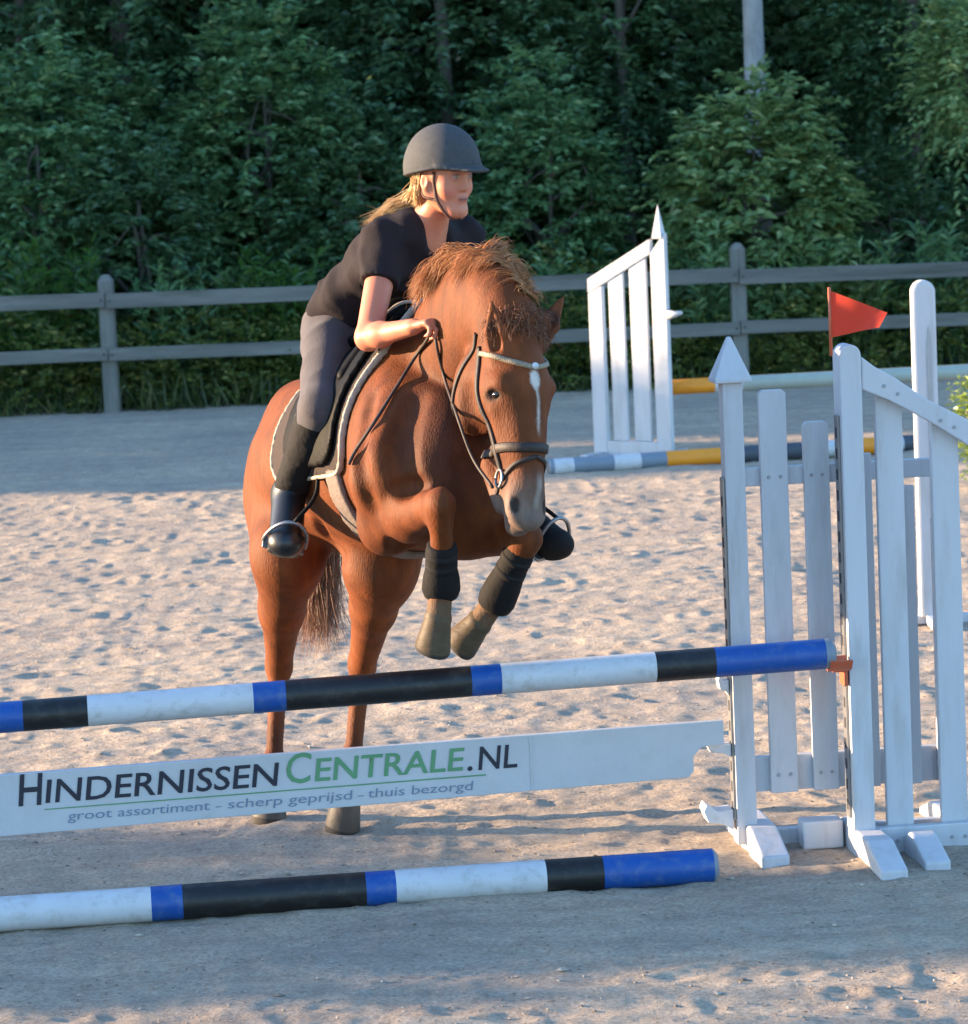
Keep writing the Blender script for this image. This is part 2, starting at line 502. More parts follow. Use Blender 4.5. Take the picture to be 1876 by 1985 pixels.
# ------------------------------------------------------------------ the jump in front
GA, GB = G(0, 1806), G(1390, 1710)
D = (GB - GA) / np.linalg.norm(GB - GA)          # along the poles, to the right
N = np.array([D[1], -D[0], 0.0])                  # towards the camera
ZU = np.array([0, 0, 1.0])
AX = np.stack([D, N, ZU])
PB = G(1650, 1658)                                # foot of the right-hand wing
PA = G(1428, 1648)                                # foot of the capped wing behind it
def on(p0):
    def f(u, v):
        q = PL(u, v, p0, N)
        return (q - p0) @ D, q[2]
    return f
def loc(p0, s, z, n=0.0):
    return p0 + D * s + N * n + ZU * z

def striped_pole(name, p_at, cuts, r, z0_, label, cat='pole', group=None, end_mat='steel'):
    """p_at: s -> centre point; cuts: list of (s0, s1, material)"""
    sides = 20
    V, F, MI, mats = [], [], [], []
    path = []
    def mi(n):
        if n not in mats: mats.append(n)
        return mats.index(n)
    rings = []
    s0 = cuts[0][0]; s1 = cuts[-1][1]
    rings.append((s0, r * 0.72, None)); rings.append((s0 + 0.012, r, cuts[0][2]))
    for a, b, c in cuts:
        n = max(2, int((b - a) / 0.12))
        for k in range(n + 1):
            s = a + (b - a) * k / n
            s = min(max(s, s0 + 0.013), s1 - 0.013)
            rings.append((s, r, c))
    rings.append((s1 - 0.012, r, cuts[-1][2])); rings.append((s1, r * 0.72, cuts[-1][2]))
    keep = [rings[0]]
    for q in rings[1:]:
        if q[0] - keep[-1][0] > 0.002: keep.append(q)
        elif q[0] - keep[-1][0] > -1e-9 and q is rings[-1]: keep[-1] = q
    rings = keep
    ang = np.linspace(0, 2 * np.pi, sides, endpoint=False)
    for s, rr, c in rings:
        p = p_at(s)
        V.append(p + rr * (np.cos(ang)[:, None] * N + np.sin(ang)[:, None] * ZU))
    V = np.vstack(V)
    for i in range(len(rings) - 1):
        for j in range(sides):
            j2 = (j + 1) % sides
            F.append((i * sides + j, i * sides + j2, (i + 1) * sides + j2, (i + 1) * sides + j)); MI.append(mi(rings[i + 1][2] or cuts[0][2]))
    c0 = len(V); V = np.vstack([V, p_at(s0), p_at(s1)])
    L = len(rings) - 1
    for j in range(0, sides, 2):
        F.append((c0, (j + 2) % sides, (j + 1) % sides, j)); MI.append(mi(end_mat))
        F.append((c0 + 1, L * sides + j, L * sides + (j + 1) % sides, L * sides + (j + 2) % sides)); MI.append(mi(end_mat))
    o = from_np(name, V, np.array(F), [M[k] for k in mats], mat_idx=MI)
    tag(o, label, cat, group)
    return o
fB = on(PB)
def su(u, v): return fB(u, v)[0]
# top pole, hung on the front wing
R_TOP = 0.0475
pole_n = 0.065
P_TOP = PB + N * pole_n
def f_top(u, v):
    q = PL(u, v, P_TOP, N); return (q - P_TOP) @ D, q[2]
sl, zl = f_top(0, 1391); sr, zr_ = f_top(1500, 1275)
def top_at(s): return P_TOP + D * s + ZU * (zl + (zr_ - zl) * (s - sl) / (sr - sl))
def st(u): return f_top(u, 1391 - 116 * u / 1500)[0]
ub = [(-178, 45, 'blue'), (45, 170, 'black'), (170, 490, 'pole_white'), (490, 553, 'blue'), (553, 912, 'black'), (912, 970, 'blue'), (970, 1269, 'pole_white'), (1269, 1384, 'black'), (1384, 1597, 'blue'), (1597, 1617, 'grey_paint')]
striped_pole('jump_pole', top_at, [(st(a), st(b), c) for a, b, c in ub], R_TOP, 0, 'blue, black and white pole hung level at the top of the front jump', group='striped poles of the front jump')
# ground pole
R_G = 0.053
GN = np.array(N)
def ground_at_u(u):
    v = 1806 - 96 * u / 1390
    return G(u, v)
def sg(u): return (ground_at_u(u) - GA) @ D
gb = [(-380, -155, 'blue'), (-155, -35, 'black'), (-35, 295, 'pole_white'), (295, 356, 'blue'), (356, 711, 'black'), (711, 769, 'blue'), (769, 1060, 'pole_white'), (1060, 1171, 'black'), (1171, 1384, 'blue'), (1384, 1394, 'grey_paint')]
def gpole_at(s): return GA + D * s - N * R_G * 0.5 + ZU * (R_G - 0.006)
striped_pole('ground_pole', gpole_at, [(sg(a), sg(b), c) for a, b, c in gb], R_G, 0, 'blue, black and white pole lying on the sand below the lettered plank', group='striped poles of the front jump')

# the lettered plank, hung on the capped wing
P_PL = PA + N * 0.045
def f_pl(u, v):
    q = PL(u, v, P_PL, N); return (q - P_PL) @ D, q[2]
def plank():
    a0, a1 = f_pl(0, 1503), f_pl(0, 1622)
    b0, b1 = f_pl(1380, 1398), f_pl(1330, 1508)
    sL = a0[0] - 0.35
    def top(s): return a0[1] + (b0[1] - a0[1]) * (s - a0[0]) / (b0[0] - a0[0])
    def bot(s): return a1[1] + (b1[1] - a1[1]) * (s - a1[0]) / (b1[0] - a1[0])
    sE = f_pl(1402, 1400)[0]
    sC = f_pl(1338, 1500)[0]
    sM = f_pl(1360, 1450)[0]
    zM = f_pl(1380, 1447)[1]
    sl_ = [(sL, bot(sL)), (sC - 0.005, bot(sC)), (sC + 0.012, bot(sC) + 0.02), (sC + 0.012, zM - 0.03), (sM, zM), (sE, zM + 0.004), (sE, top(sE)), (sL, top(sL))]
    th = 0.028
    bm = bmesh.new()
    beam_bm(bm, [loc(P_PL, s, z) for s, z in sl_], -N * th, 0.003)
    root = from_bm('lettered_plank', bm, M['plank'])
    tag(root, 'white jump plank with black and green lettering below the top pole', 'plank')
    # pressed seam and end fitting
    sS = f_pl(1030, 1480)[0]
    bm = bmesh.new()
    beam_bm(bm, [loc(P_PL, sS - 0.004, bot(sS) + 0.004, 0.0025), loc(P_PL, sS + 0.004, bot(sS) + 0.004, 0.0025), loc(P_PL, sS + 0.004, top(sS) - 0.004, 0.0025), loc(P_PL, sS - 0.004, top(sS) - 0.004, 0.0025)], -N * 0.002, 0)
    from_bm('seam', bm, M['white'], root)
    # lettering
    ex = D + ZU * ((top(1) - top(0)))
    ex = ex / np.linalg.norm(ex)
    ez = ZU
    def text(s, u0, v0, u1, cap_px, m, shear=0.12, off=0.0, name='lettering'):
        """baseline starts at (u0,v0), runs to u1; cap_px: height of the first letter in photo pixels"""
        cu = bpy.data.curves.new('t', 'FONT')
        cu.body = s
        cu.shear = shear
        cu.offset = off
        cu.resolution_u = 3
        cu.size = 1.0
        ob = bpy.data.objects.new('t', cu)
        COL.objects.link(ob)
        bpy.context.view_layer.update()
        me = bpy.data.meshes.new_from_object(ob.evaluated_get(bpy.context.evaluated_depsgraph_get()))
        bpy.data.objects.remove(ob)
        n = len(me.vertices)
        co = np.zeros(n * 3, np.float32)
        me.vertices.foreach_get('co', co)
        co = co.reshape(-1, 3)
        p0 = f_pl(u0, v0); p1 = f_pl(u1, v0 - (u1 - u0) * 0.0755)
        wid = p1[0] - p0[0]
        scale_x = wid / (co[:, 0].max() - co[:, 0].min())
        hz = cap_px / 632.0
        capy = co[:, 1].max() if not any(ch in s for ch in 'gpj') else 0.73
        scale_y = hz / capy
        x = (co[:, 0] - co[:, 0].min()) * scale_x
        z = co[:, 1] * scale_y
        P = P_PL + np.outer(p0[0] + x, D) + np.outer(np.full(n, p0[1]) + x * ((p1[1] - p0[1]) / wid) + z, ZU) + N * 0.0022
        me.vertices.foreach_set('co', P.astype(np.float32).ravel())
        me.update()
        return link_mesh(name, me, m, root)
    text('H', 36, 1562, 86, 62, M['ink'], off=0.012)
    text('INDERNISSEN', 88, 1556, 543, 46, M['ink'], off=0.010)
    text('C', 556, 1519, 606, 60, M['ink_green'], off=0.006)
    text('ENTRALE', 610, 1514, 902, 45, M['ink_green'], off=0.010)
    text('.', 906, 1493, 916, 8, M['ink'], off=0.02)
    text('NL', 927, 1492, 1003, 46, M['ink'], off=0.010)
    text('groot assortiment', 131, 1590, 407, 19, M['ink_blue'], 0.1, name='small_lettering')
    text('-', 418, 1568, 430, 5, M['ink_blue'], 0.1, name='small_lettering')
    text('scherp geprijsd', 442, 1567, 684, 19, M['ink_blue'], 0.1, name='small_lettering')
    text('-', 694, 1547, 706, 5, M['ink_blue'], 0.1, name='small_lettering')
    text('thuis bezorgd', 714, 1546, 918, 19, M['ink_blue'], 0.1, name='small_lettering')
    p0, p1 = f_pl(86, 1570), f_pl(942, 1503)
    bm = bmesh.new()
    bm.faces.new([bm.verts.new(tuple(loc(P_PL, s, z, 0.0022))) for s, z in ((p0[0], p0[1]), (p1[0], p1[1]), (p1[0], p1[1] + 0.0045), (p0[0], p0[1] + 0.0035))])
    from_bm('underline', bm, M['ink_green'], root)
M['plank'] = mat('plank_white', (0.49, 0.495, 0.52), 0.45, 0.08, 4, bump=0.1, dirt=(0.4, 0.38, 0.34), dirt_amt=0.3)
M['ink'] = mat('ink_black', (0.012, 0.014, 0.03), 0.5, 0.1)
M['ink_green'] = mat('ink_green', (0.10, 0.27, 0.13), 0.5, 0.1)
M['ink_blue'] = mat('ink_grey_blue', (0.16, 0.21, 0.30), 0.5, 0.1)
plank()

def board(root, name, f, p0, u0, u1, v_ref, ztop, zbot, n0, th, m='white', bev=0.005, slant=0.0):
    s0, s1 = f(u0, v_ref)[0], f(u1, v_ref)[0]
    bm = bmesh.new()
    beam_bm(bm, [loc(p0, s0, zbot, n0), loc(p0, s1, zbot, n0), loc(p0, s1, ztop - slant, n0), loc(p0, s0, ztop, n0)], -N * th, bev)
    return from_bm(name, bm, M[m], root)
def skid(root, p0, s, front, back, w=0.075, h=0.075, m='white', z0=-0.015):
    """a foot: beam across the wing with its upper ends cut at a slope"""
    bm = bmesh.new()
    a = loc(p0, s, 0, 0)
    pts = [(front, z0), (front, h * 0.35), (front - 0.19, h), (-back + 0.15, h), (-back, h * 0.35), (-back, z0)]
    beam_bm(bm, [a - D * w / 2 + N * n + ZU * z for n, z in pts], D * w, 0.008)
    return from_bm('foot', bm, M[m], root)
def track(root, p0, s, z0, z1, n0, m='steel', face=-1):
    """steel keyhole strip down the pole side of a post, its slots dark blocks on its face"""
    bm = bmesh.new()
    c = loc(p0, s, (z0 + z1) / 2, n0)
    box_bm(bm, c, (0.006, 0.05, z1 - z0), 0.0, AX)
    tr = from_bm('keyhole_track', bm, M[m], root)
    k = 0
    z = z0 + 0.04
    while z < z1 - 0.03:
        bm = bmesh.new()
        box_bm(bm, loc(p0, s - 0.0028, z, n0), (0.003, 0.018, 0.032), 0.0, AX)  # no hole: dark block coloured like the shade inside a keyhole
        from_bm('slot', bm, M['slot'], tr)
        z += 0.065
    return tr

M['screw'] = mat('screw_head', (0.30, 0.30, 0.31), 0.6, 0.1)
def screw(root, p):
    bm = bmesh.new()
    bmesh.ops.create_cone(bm, cap_ends=True, segments=8, radius1=0.0065, radius2=0.005, depth=0.005, matrix=Matrix.Translation(tuple(p)) @ Vector(N).to_track_quat('Z', 'Y').to_matrix().to_4x4())
    from_bm('screw', bm, M['screw'], root)
def wing_front():
    f, p0 = fB, PB
    root = empty('jump_wing', p0, 'tall white picket wing with a sloping top rail and a red flag on its post', 'jump wing')
    ztop = f(1640, 667)[1]
    s0, s1 = f(1623, 700)[0], f(1665, 700)[0]
    # main post with a rounded head
    bm = bmesh.new()
    c = (s0 + s1) / 2; hw = (s1 - s0) / 2
    arc = [(c + hw * math.cos(t), ztop - 0.035 + 0.035 * math.sin(t)) for t in np.linspace(0, math.pi, 9)]
    beam_bm(bm, [loc(p0, s0, 0.02, 0.03), loc(p0, s1, 0.02, 0.03)] + [loc(p0, s, z, 0.03) for s, z in arc], -N * 0.105, 0.006)
    from_bm('post', bm, M['white'], root)
    track(root, p0, s0 - 0.0045, 0.12, ztop - 0.22, -0.02)
    # sloping, slightly hollow top rail
    U = [(1664, 690), (1692, 710), (1731, 731), (1791, 772), (1876, 814)]
    Lw = [(1876, 864), (1800, 817), (1761, 796), (1720, 775), (1666, 754)]
    up = [f(*q) for q in U]; lo = [f(*q) for q in Lw]
    sl_up = (up[-1][1] - up[-2][1]) / (up[-1][0] - up[-2][0])
    s_end = s1 + 0.80
    up.append((s_end, up[-1][1] + sl_up * (s_end - up[-1][0])))
    lo.insert(0, (s_end, up[-1][1] - 0.075))
    bm = bmesh.new()
    beam_bm(bm, [loc(p0, max(s, s1 + 0.001), z, 0.022) for s, z in lo[::-1]] + [loc(p0, max(s, s1 + 0.001), z, 0.022) for s, z in up[::-1]], -N * 0.04, 0.005)
    from_bm('top_rail', bm, M['white'], root)
    # pickets, each reaching up behind the rail
    zb0, zb1 = f(1750, 1652)[1], f(1750, 1600)[1]
    def rail_z(s):
        ss = [q[0] for q in up]; zz = [q[1] for q in up]
        return float(np.interp(s, ss, zz))
    pw = None
    for u0, u1, vr in ((1705, 1757, 1000), (1812, 1864, 1000)):
        a, b = f(u0, vr)[0], f(u1, vr)[0]
        pw = (a, b - a)
        bm = bmesh.new()
        beam_bm(bm, [loc(p0, a, zb0 + 0.02, -0.02), loc(p0, b, zb0 + 0.02, -0.02), loc(p0, b, rail_z(b) - 0.045, -0.02), loc(p0, a, rail_z(a) - 0.045, -0.02)], -N * 0.028, 0.004)
        from_bm('picket', bm, M['white'], root)
        for dx in (0.25, 0.75):
            screw(root, loc(p0, a + (b - a) * dx, (zb0 + zb1) / 2, 0.0195)); screw(root, loc(p0, a + (b - a) * dx, rail_z(a + (b - a) * dx) - 0.045, 0.0235))
    for k in (1, 2, 3):
        a = pw[0] + 0.17 * k; b = a + pw[1]
        if b > s_end - 0.02: break
        bm = bmesh.new()
        beam_bm(bm, [loc(p0, a, zb0 + 0.02, -0.02), loc(p0, b, zb0 + 0.02, -0.02), loc(p0, b, rail_z(b) - 0.045, -0.02), loc(p0, a, rail_z(a) - 0.045, -0.02)], -N * 0.028, 0.004)
        from_bm('picket', bm, M['white'], root)
    bm = bmesh.new()
    beam_bm(bm, [loc(p0, s_end - 0.065, 0.03, 0.02), loc(p0, s_end, 0.03, 0.02), loc(p0, s_end, rail_z(s_end) - 0.08, 0.02), loc(p0, s_end - 0.065, rail_z(s_end) - 0.08, 0.02)], -N * 0.06, 0.005)
    from_bm('end_post', bm, M['white'], root)
    bm = bmesh.new()
    beam_bm(bm, [loc(p0, s1 + 0.001, zb0, 0.018), loc(p0, s_end - 0.066, zb0, 0.018), loc(p0, s_end - 0.066, zb1, 0.018), loc(p0, s1 + 0.001, zb1, 0.018)], -N * 0.036, 0.005)
    from_bm('bottom_rail', bm, M['white'], root)
    skid(root, p0, (s0 + s1) / 2 + 0.01, 0.38, 0.34, w=0.085, h=0.085)
    skid(root, p0, (s0 + s1) / 2 + 0.165, 0.30, 0.05, w=0.08, h=0.085)
    skid(root, p0, s_end - 0.033, 0.27, 0.32)
    # block on the pole side that keeps the wing from tipping
    bm = bmesh.new()
    box_bm(bm, loc(p0, s0 - 0.072, 0.05, -0.14), (0.13, 0.09, 0.09), 0.008, AX)
    from_bm('base_block', bm, M['white'], root)
    # cup that carries the top pole
    zc = zr_ + 0.004
    bm = bmesh.new()
    prof = [(math.cos(t) * 0.058, math.sin(t) * 0.058) for t in np.linspace(math.radians(200), math.radians(340), 9)]
    prof += [(math.cos(t) * 0.049, math.sin(t) * 0.049) for t in np.linspace(math.radians(340), math.radians(200), 9)]
    zcup = top_at(s0)[2]
    beam_bm(bm, [loc(p0, s0 - 0.075, zcup + b, pole_n + a) for a, b in prof], D * 0.068, 0)
    box_bm(bm, loc(p0, s0 - 0.012, zcup - 0.075, 0.0), (0.012, 0.07, 0.075), 0.002, AX)
    box_bm(bm, loc(p0, s0 - 0.035, zcup - 0.058, 0.03), (0.045, 0.05, 0.012), 0.002, AX)
    from_bm('pole_cup', bm, M['cup_red'], root)
    # flag
    fl = empty('red_flag', loc(p0, s0, ztop), 'triangular red flag on a short stick at the head of the picket wing', 'flag')
    b0 = loc(p0, s0 + 0.004, ztop - 0.05, 0.034)
    b0 = PL(1611, 690, b0, N)
    t0 = PL(1606, 560, b0, N)
    top = np.array([b0[0], b0[1], t0[2]])
    tube_obj('stick', [b0, top + ZU * 0.004], 0.005, M['cup_red'], fl)
    q = [PL(u, v, b0, N) for u, v in ((1607, 563), (1710, 604), (1692, 632), (1611, 654))]
    bm = bmesh.new()
    n = 12
    rows = []
    for i in range(n + 1):
        t = i / n
        a = q[0] * (1 - t) + q[1] * t
        c = q[3] * (1 - t) + q[2] * t
        row = []
        for j in range(6):
            w = j / 5
            p = a * (1 - w) + c * w + N * (0.075 * t + 0.012 * math.sin(t * 5.5 + w * 1.2) * t)
            row.append(p)
        rows.append(row)
    for side in (0.0012, -0.0012):
        vs = [[bm.verts.new(tuple(p + N * side)) for p in r] for r in rows]
        for i in range(n):
            for j in range(5):
                bm.faces.new((vs[i][j], vs[i + 1][j], vs[i + 1][j + 1], vs[i][j + 1]))
    from_bm('pennant', bm, M['red'], fl, smooth=True)
wing_front()

def wing_capped():
    p0 = PA
    f = on(p0)
    root = empty('capped_jump_wing', p0, 'white picket wing whose post wears a pointed pyramid cap, behind the blue pole end', 'jump wing')
    s0, s1 = f(1399, 800)[0], f(1438, 800)[0]
    zt = f(1418, 741)[1]
    bm = bmesh.new()
    beam_bm(bm, [loc(p0, s0, 0.02, 0.02), loc(p0, s1, 0.02, 0.02), loc(p0, s1, zt, 0.02), loc(p0, s0, zt, 0.02)], -N * 0.07, 0.004)
    from_bm('post', bm, M['white'], root)
    # pyramid cap with a small plinth
    bm = bmesh.new()
    c = loc(p0, (s0 + s1) / 2, zt, -0.015)
    hw = 0.058
    r0 = [bm.verts.new(tuple(c + D * hw * a + N * hw * b + ZU * 0.0005)) for a, b in ((-1, 1), (1, 1), (1, -1), (-1, -1))]
    r1 = [bm.verts.new(tuple(c + D * hw * a + N * hw * b + ZU * 0.012)) for a, b in ((-1, 1), (1, 1), (1, -1), (-1, -1))]
    r2 = [bm.verts.new(tuple(c + D * 0.006 * a + N * 0.006 * b + ZU * 0.142)) for a, b in ((-1, 1), (1, 1), (1, -1), (-1, -1))]
    for k in range(4):
        bm.faces.new((r0[k], r0[(k + 1) % 4], r1[(k + 1) % 4], r1[k]))
        bm.faces.new((r1[k], r1[(k + 1) % 4], r2[(k + 1) % 4], r2[k]))
    bm.faces.new(r2); bm.faces.new(r0[::-1])
    bmesh.ops.bevel(bm, geom=bm.edges[:], offset=0.002, segments=1, affect='EDGES')
    from_bm('cap', bm, M['white'], root)
    zl0, zl1 = f(1500, 1536)[1], f(1500, 1467)[1]
    zu0, zu1 = f(1500, 942)[1], f(1500, 906)[1]
    s_end = f(1602, 900)[0] + 0.42
    for u0, u1, vr, vt in ((1469, 1522, 800, 755), (1555, 1604, 850, 816)):
        a, b = f(u0, vr)[0], f(u1, vr)[0]
        zp = f((u0 + u1) / 2, vt)[1]
        bm = bmesh.new()
        beam_bm(bm, [loc(p0, a, zl0, 0.012), loc(p0, b, zl0, 0.012), loc(p0, b, zp - 0.012, 0.012), loc(p0, b - 0.012, zp, 0.012), loc(p0, a + 0.012, zp, 0.012), loc(p0, a, zp - 0.012, 0.012)], -N * 0.026, 0.003)
        from_bm('picket', bm, M['white'], root)
        last = (a, b - a, zp)
        for dx in (0.28, 0.72):
            screw(root, loc(p0, a + (b - a) * dx, (zl0 + zl1) / 2, 0.0135)); screw(root, loc(p0, a + (b - a) * dx, (zu0 + zu1) / 2, 0.0135))
    for k in (1, 2, 3):
        a = last[0] + 0.135 * k
        zp = last[2] - 0.11 * k
        bm = bmesh.new()
        beam_bm(bm, [loc(p0, a, zl0, 0.012), loc(p0, a + last[1], zl0, 0.012), loc(p0, a + last[1], zp, 0.012), loc(p0, a, zp, 0.012)], -N * 0.026, 0.003)
        from_bm('picket', bm, M['white'], root)
    for z0, z1, nm in ((zl0 + 0.001, zl1, 'lower_rail'), (zu0, zu1, 'upper_rail')):
        bm = bmesh.new()
        beam_bm(bm, [loc(p0, s1 + 0.001, z0, -0.016), loc(p0, s_end, z0, -0.016), loc(p0, s_end, z1, -0.016), loc(p0, s1 + 0.001, z1, -0.016)], -N * 0.03, 0.004)
        from_bm(nm, bm, M['white'], root)
    track(root, p0, s0 - 0.0045, 0.10, zt - 0.3, -0.015)
    skid(root, p0, (s0 + s1) / 2 + 0.04, 0.26, 0.35, w=0.09, h=0.085)
    skid(root, p0, s_end - 0.035, 0.16, 0.35)
    bm = bmesh.new()
    beam_bm(bm, [loc(p0, s1 + 0.03, 0.0, -0.02), loc(p0, s_end - 0.07, 0.0, -0.02), loc(p0, s_end - 0.07, 0.055, -0.02), loc(p0, s1 + 0.03, 0.055, -0.02)], -N * 0.04, 0.004)
    from_bm('base_rail', bm, M['white'], root)
    # hangers on the pole side of the post
    for (u, v, w, h, d) in ((1388, 1330, 0.03, 0.035, 0.05), (1384, 1452, 0.07, 0.03, 0.04), (1382, 1585, 0.085, 0.045, 0.09)):
        s, z = f(u, v)
        bm = bmesh.new()
        e = s0 - 0.009
        pts = [(e, z - h), (e, z + h * 0.5), (e - w * 0.6, z + h * 0.4), (e - w, z + h * 0.95), (e - w * 1.12, z + h * 0.5), (e - w * 0.95, z - h * 0.35), (e - w * 0.4, z - h * 0.5)]
        beam_bm(bm, [loc(p0, a, b, 0.005) for a, b in pts], -N * d, 0.003)
        from_bm('pole_hanger', bm, M['pole_white'], root)
wing_capped()

# ------------------------------------------------------------------ the second jump, farther back
M['far_dark'] = mat('far_dark_paint', (0.055, 0.065, 0.085), 0.6, 0.15, 8)
def far_jump():
    base = G(1155, 874); base2 = G(1290, 882)
    Yw = 23.4
    b0 = np.array([W(1155, 876, Yw)[0], Yw, 0]); 
    d = np.array([math.cos(math.radians(-33)), math.sin(math.radians(-33)), 0.0])     # turned so that its face catches the low sun
    n = np.array([d[1], -d[0], 0])
    def f(u, v):
        q = PL(u, v, b0, n); return (q - b0) @ d, q[2]
    def lc(s, z, o=0.0): return b0 + d * s + ZU * z + n * o
    root = empty('slanted_jump_wing', b0, 'sunlit white slatted wing with a sloping top and a pointed tip, by the far fence', 'jump wing')
    zb = max(0.0, f(1200, 876)[1])
    L0, L1 = f(1139, 560)[0], f(1165, 560)[0]
    R0, R1 = f(1262, 560)[0], f(1290, 560)[0]
    zL = f(1139, 541)[1]; zR = f(1285, 446)[1]
    th = 0.045
    def quad(name, pts, o=0.0, t=th, bev=0.005):
        bm = bmesh.new()
        beam_bm(bm, [lc(s, z, o) for s, z in pts], -n * t, bev)
        return from_bm(name, bm, M['white'], root)
    def zt(s): return zL + (zR - zL) * (s - L0) / (R1 - L0)
    quad('stile', [(L0, 0), (L1, 0), (L1, zt(L1) - 0.105), (L0, zt(L0) - 0.1)])
    quad('stile', [(R0, 0), (R1, 0), (R1, zt(R1) - 0.02), (R0, zt(R0) - 0.1)])
    quad('top_rail', [(L0, zt(L0) - 0.098), (R0 - 0.001, zt(R0) - 0.098), (R0 - 0.001, zt(R0)), (L0, zt(L0))], 0.002)
    quad('bottom_rail', [(L1 + 0.001, 0.02), (R0 - 0.001, 0.02), (R0 - 0.001, 0.115), (L1 + 0.001, 0.115)], -0.002)
    for u0, u1 in ((1181, 1209), (1222, 1254)):
        a, b = f(u0, 650)[0], f(u1, 650)[0]
        quad('slat', [(a, 0.118), (b, 0.118), (b, zt(b) - 0.1), (a, zt(a) - 0.1)], -0.008, 0.025)
    # tip
    bm = bmesh.new()
    c = lc((R0 + R1) / 2 + 0.004, zt(R1) - 0.055, -th / 2)
    ap = f(1281, 396)[1]
    r0 = [bm.verts.new(tuple(c + d * 0.036 * a + n * 0.036 * b)) for a, b in ((-1, 1), (1, 1), (1, -1), (-1, -1))]
    t = bm.verts.new(tuple(c + ZU * (ap - c[2])))
    for k in range(4): bm.faces.new((r0[k], r0[(k + 1) % 4], t))
    bm.faces.new(r0[::-1])
    from_bm('tip', bm, M['white'], root)
    # cup peg
    s, z = f(1292, 610)
    V, F = tube([lc(R1, z, -0.02), lc(R1 + 0.05, z, -0.015), lc(R1 + 0.11, z + 0.012, -0.01)], [0.034, 0.022, 0.012], 8)
    from_np('peg', V, F, M['white'], root)
    for s in ((L0 + L1) / 2, (R0 + R1) / 2):
        bm = bmesh.new()
        box_bm(bm, lc(s, 0.02, -th / 2), (0.06, 0.5, 0.045), 0.006, np.stack([d, n, ZU]))
        from_bm('foot', bm, M['white'], root)
    # its poles
    global D, N
    Do, No = D, N
    # top pole
    zp = W(1340, 749, Yw)[2]
    a = W(1297, 751, Yw); a[2] = zp
    b = W(1750, 731, Yw + 0.25)
    dd = b - a; dd[2] = 0; dd /= np.linalg.norm(dd)
    D = dd; N = np.array([dd[1], -dd[0], 0])
    slope = (b[2] - a[2]) / np.linalg.norm((b - a)[:2])
    def at(s): return a + D * s + ZU * 0.3 * slope * s
    def sp(u): return (W(u, 745, Yw)[0] - a[0]) / D[0]
    cuts = [(0.0, sp(1384), 'orange'), (sp(1384), sp(1440), 'pole_white'), (sp(1440), sp(1625), 'pale_green'), (sp(1625), sp(1690), 'orange'), (sp(1690), 2.6, 'pale_green'), (2.6, 3.0, 'orange')]
    striped_pole('far_pole', at, cuts, 0.052, 0, 'orange and pale green pole hanging from the far slanted wing', 'pole', 'poles of the far jump')
    a2 = G(1068, 921); b2 = G(1780, 873)
    dd = (b2 - a2) / np.linalg.norm(b2 - a2)
    D = dd; N = np.array([dd[1], -dd[0], 0])
    def at2(s): return a2 + D * s - N * 0.02 + ZU * 0.05
    def sp2(u): return (G(u, 921 - 48 * (u - 1068) / 712.0) - a2) @ D
    cuts = [(sp2(1064), sp2(1074), 'grey_paint'), (sp2(1074), sp2(1112), 'pole_white'), (sp2(1112), sp2(1190), 'grey_paint'), (sp2(1190), sp2(1242), 'pole_white'), (sp2(1242), sp2(1292), 'grey_paint'), (sp2(1292), sp2(1400), 'orange'), (sp2(1400), sp2(1440), 'pole_white'), (sp2(1440), sp2(1555), 'far_dark'), (sp2(1555), sp2(1640), 'pole_white'), (sp2(1640), sp2(1712), 'orange'), (sp2(1712), sp2(1750), 'pole_white'), (sp2(1750), sp2(1830), 'far_dark')]
    striped_pole('far_ground_pole', at2, cuts, 0.055, 0, 'multi-coloured pole lying on the sand in front of the far slanted wing', 'pole', 'poles of the far jump')
    D, N = Do, No
far_jump()

def slim_post():
    b = G(1806, 1207)
    Yp = b[1]
    h = W(1812, 541, Yp)[2]
    w = 0.052
    root = empty('slim_jump_post', b, 'slim white round-topped jump post standing behind the picket wing with the flag', 'jump post')
    bm = bmesh.new()
    prof = [(-w, 0.03), (w, 0.03), (w, h - w)] + [(w * math.cos(t), h - w + w * math.sin(t)) for t in np.linspace(0.2, math.pi - 0.2, 8)] + [(-w, h - w)]
    beam_bm(bm, [b + np.array([x, -0.045, z]) for x, z in prof], (0, 0.09, 0), 0.012)
    p = from_bm('post', bm, M['white'], root)
    # long groove for the pole cups
    bm = bmesh.new()
    beam_bm(bm, [b + np.array([x, -0.049, z]) for x, z in ((0.006, 0.25), (0.026, 0.25), (0.026, h - 0.28), (0.016, h - 0.2), (0.006, h - 0.28))], (0, 0.002, 0), 0)
    from_bm('groove', bm, M['groove'], root)
    for a in (0, math.pi / 2):
        bm = bmesh.new()
        ax = np.array([[math.cos(a), math.sin(a), 0], [-math.sin(a), math.cos(a), 0], [0, 0, 1.0]])
        box_bm(bm, b + ZU * (0.018 + 0.002 * a), (0.46, 0.06, 0.04), 0.006, ax)
        from_bm('foot', bm, M['white'], root)
M['groove'] = mat('groove_grey', (0.35, 0.36, 0.36), 0.6, 0.1)
slim_post()
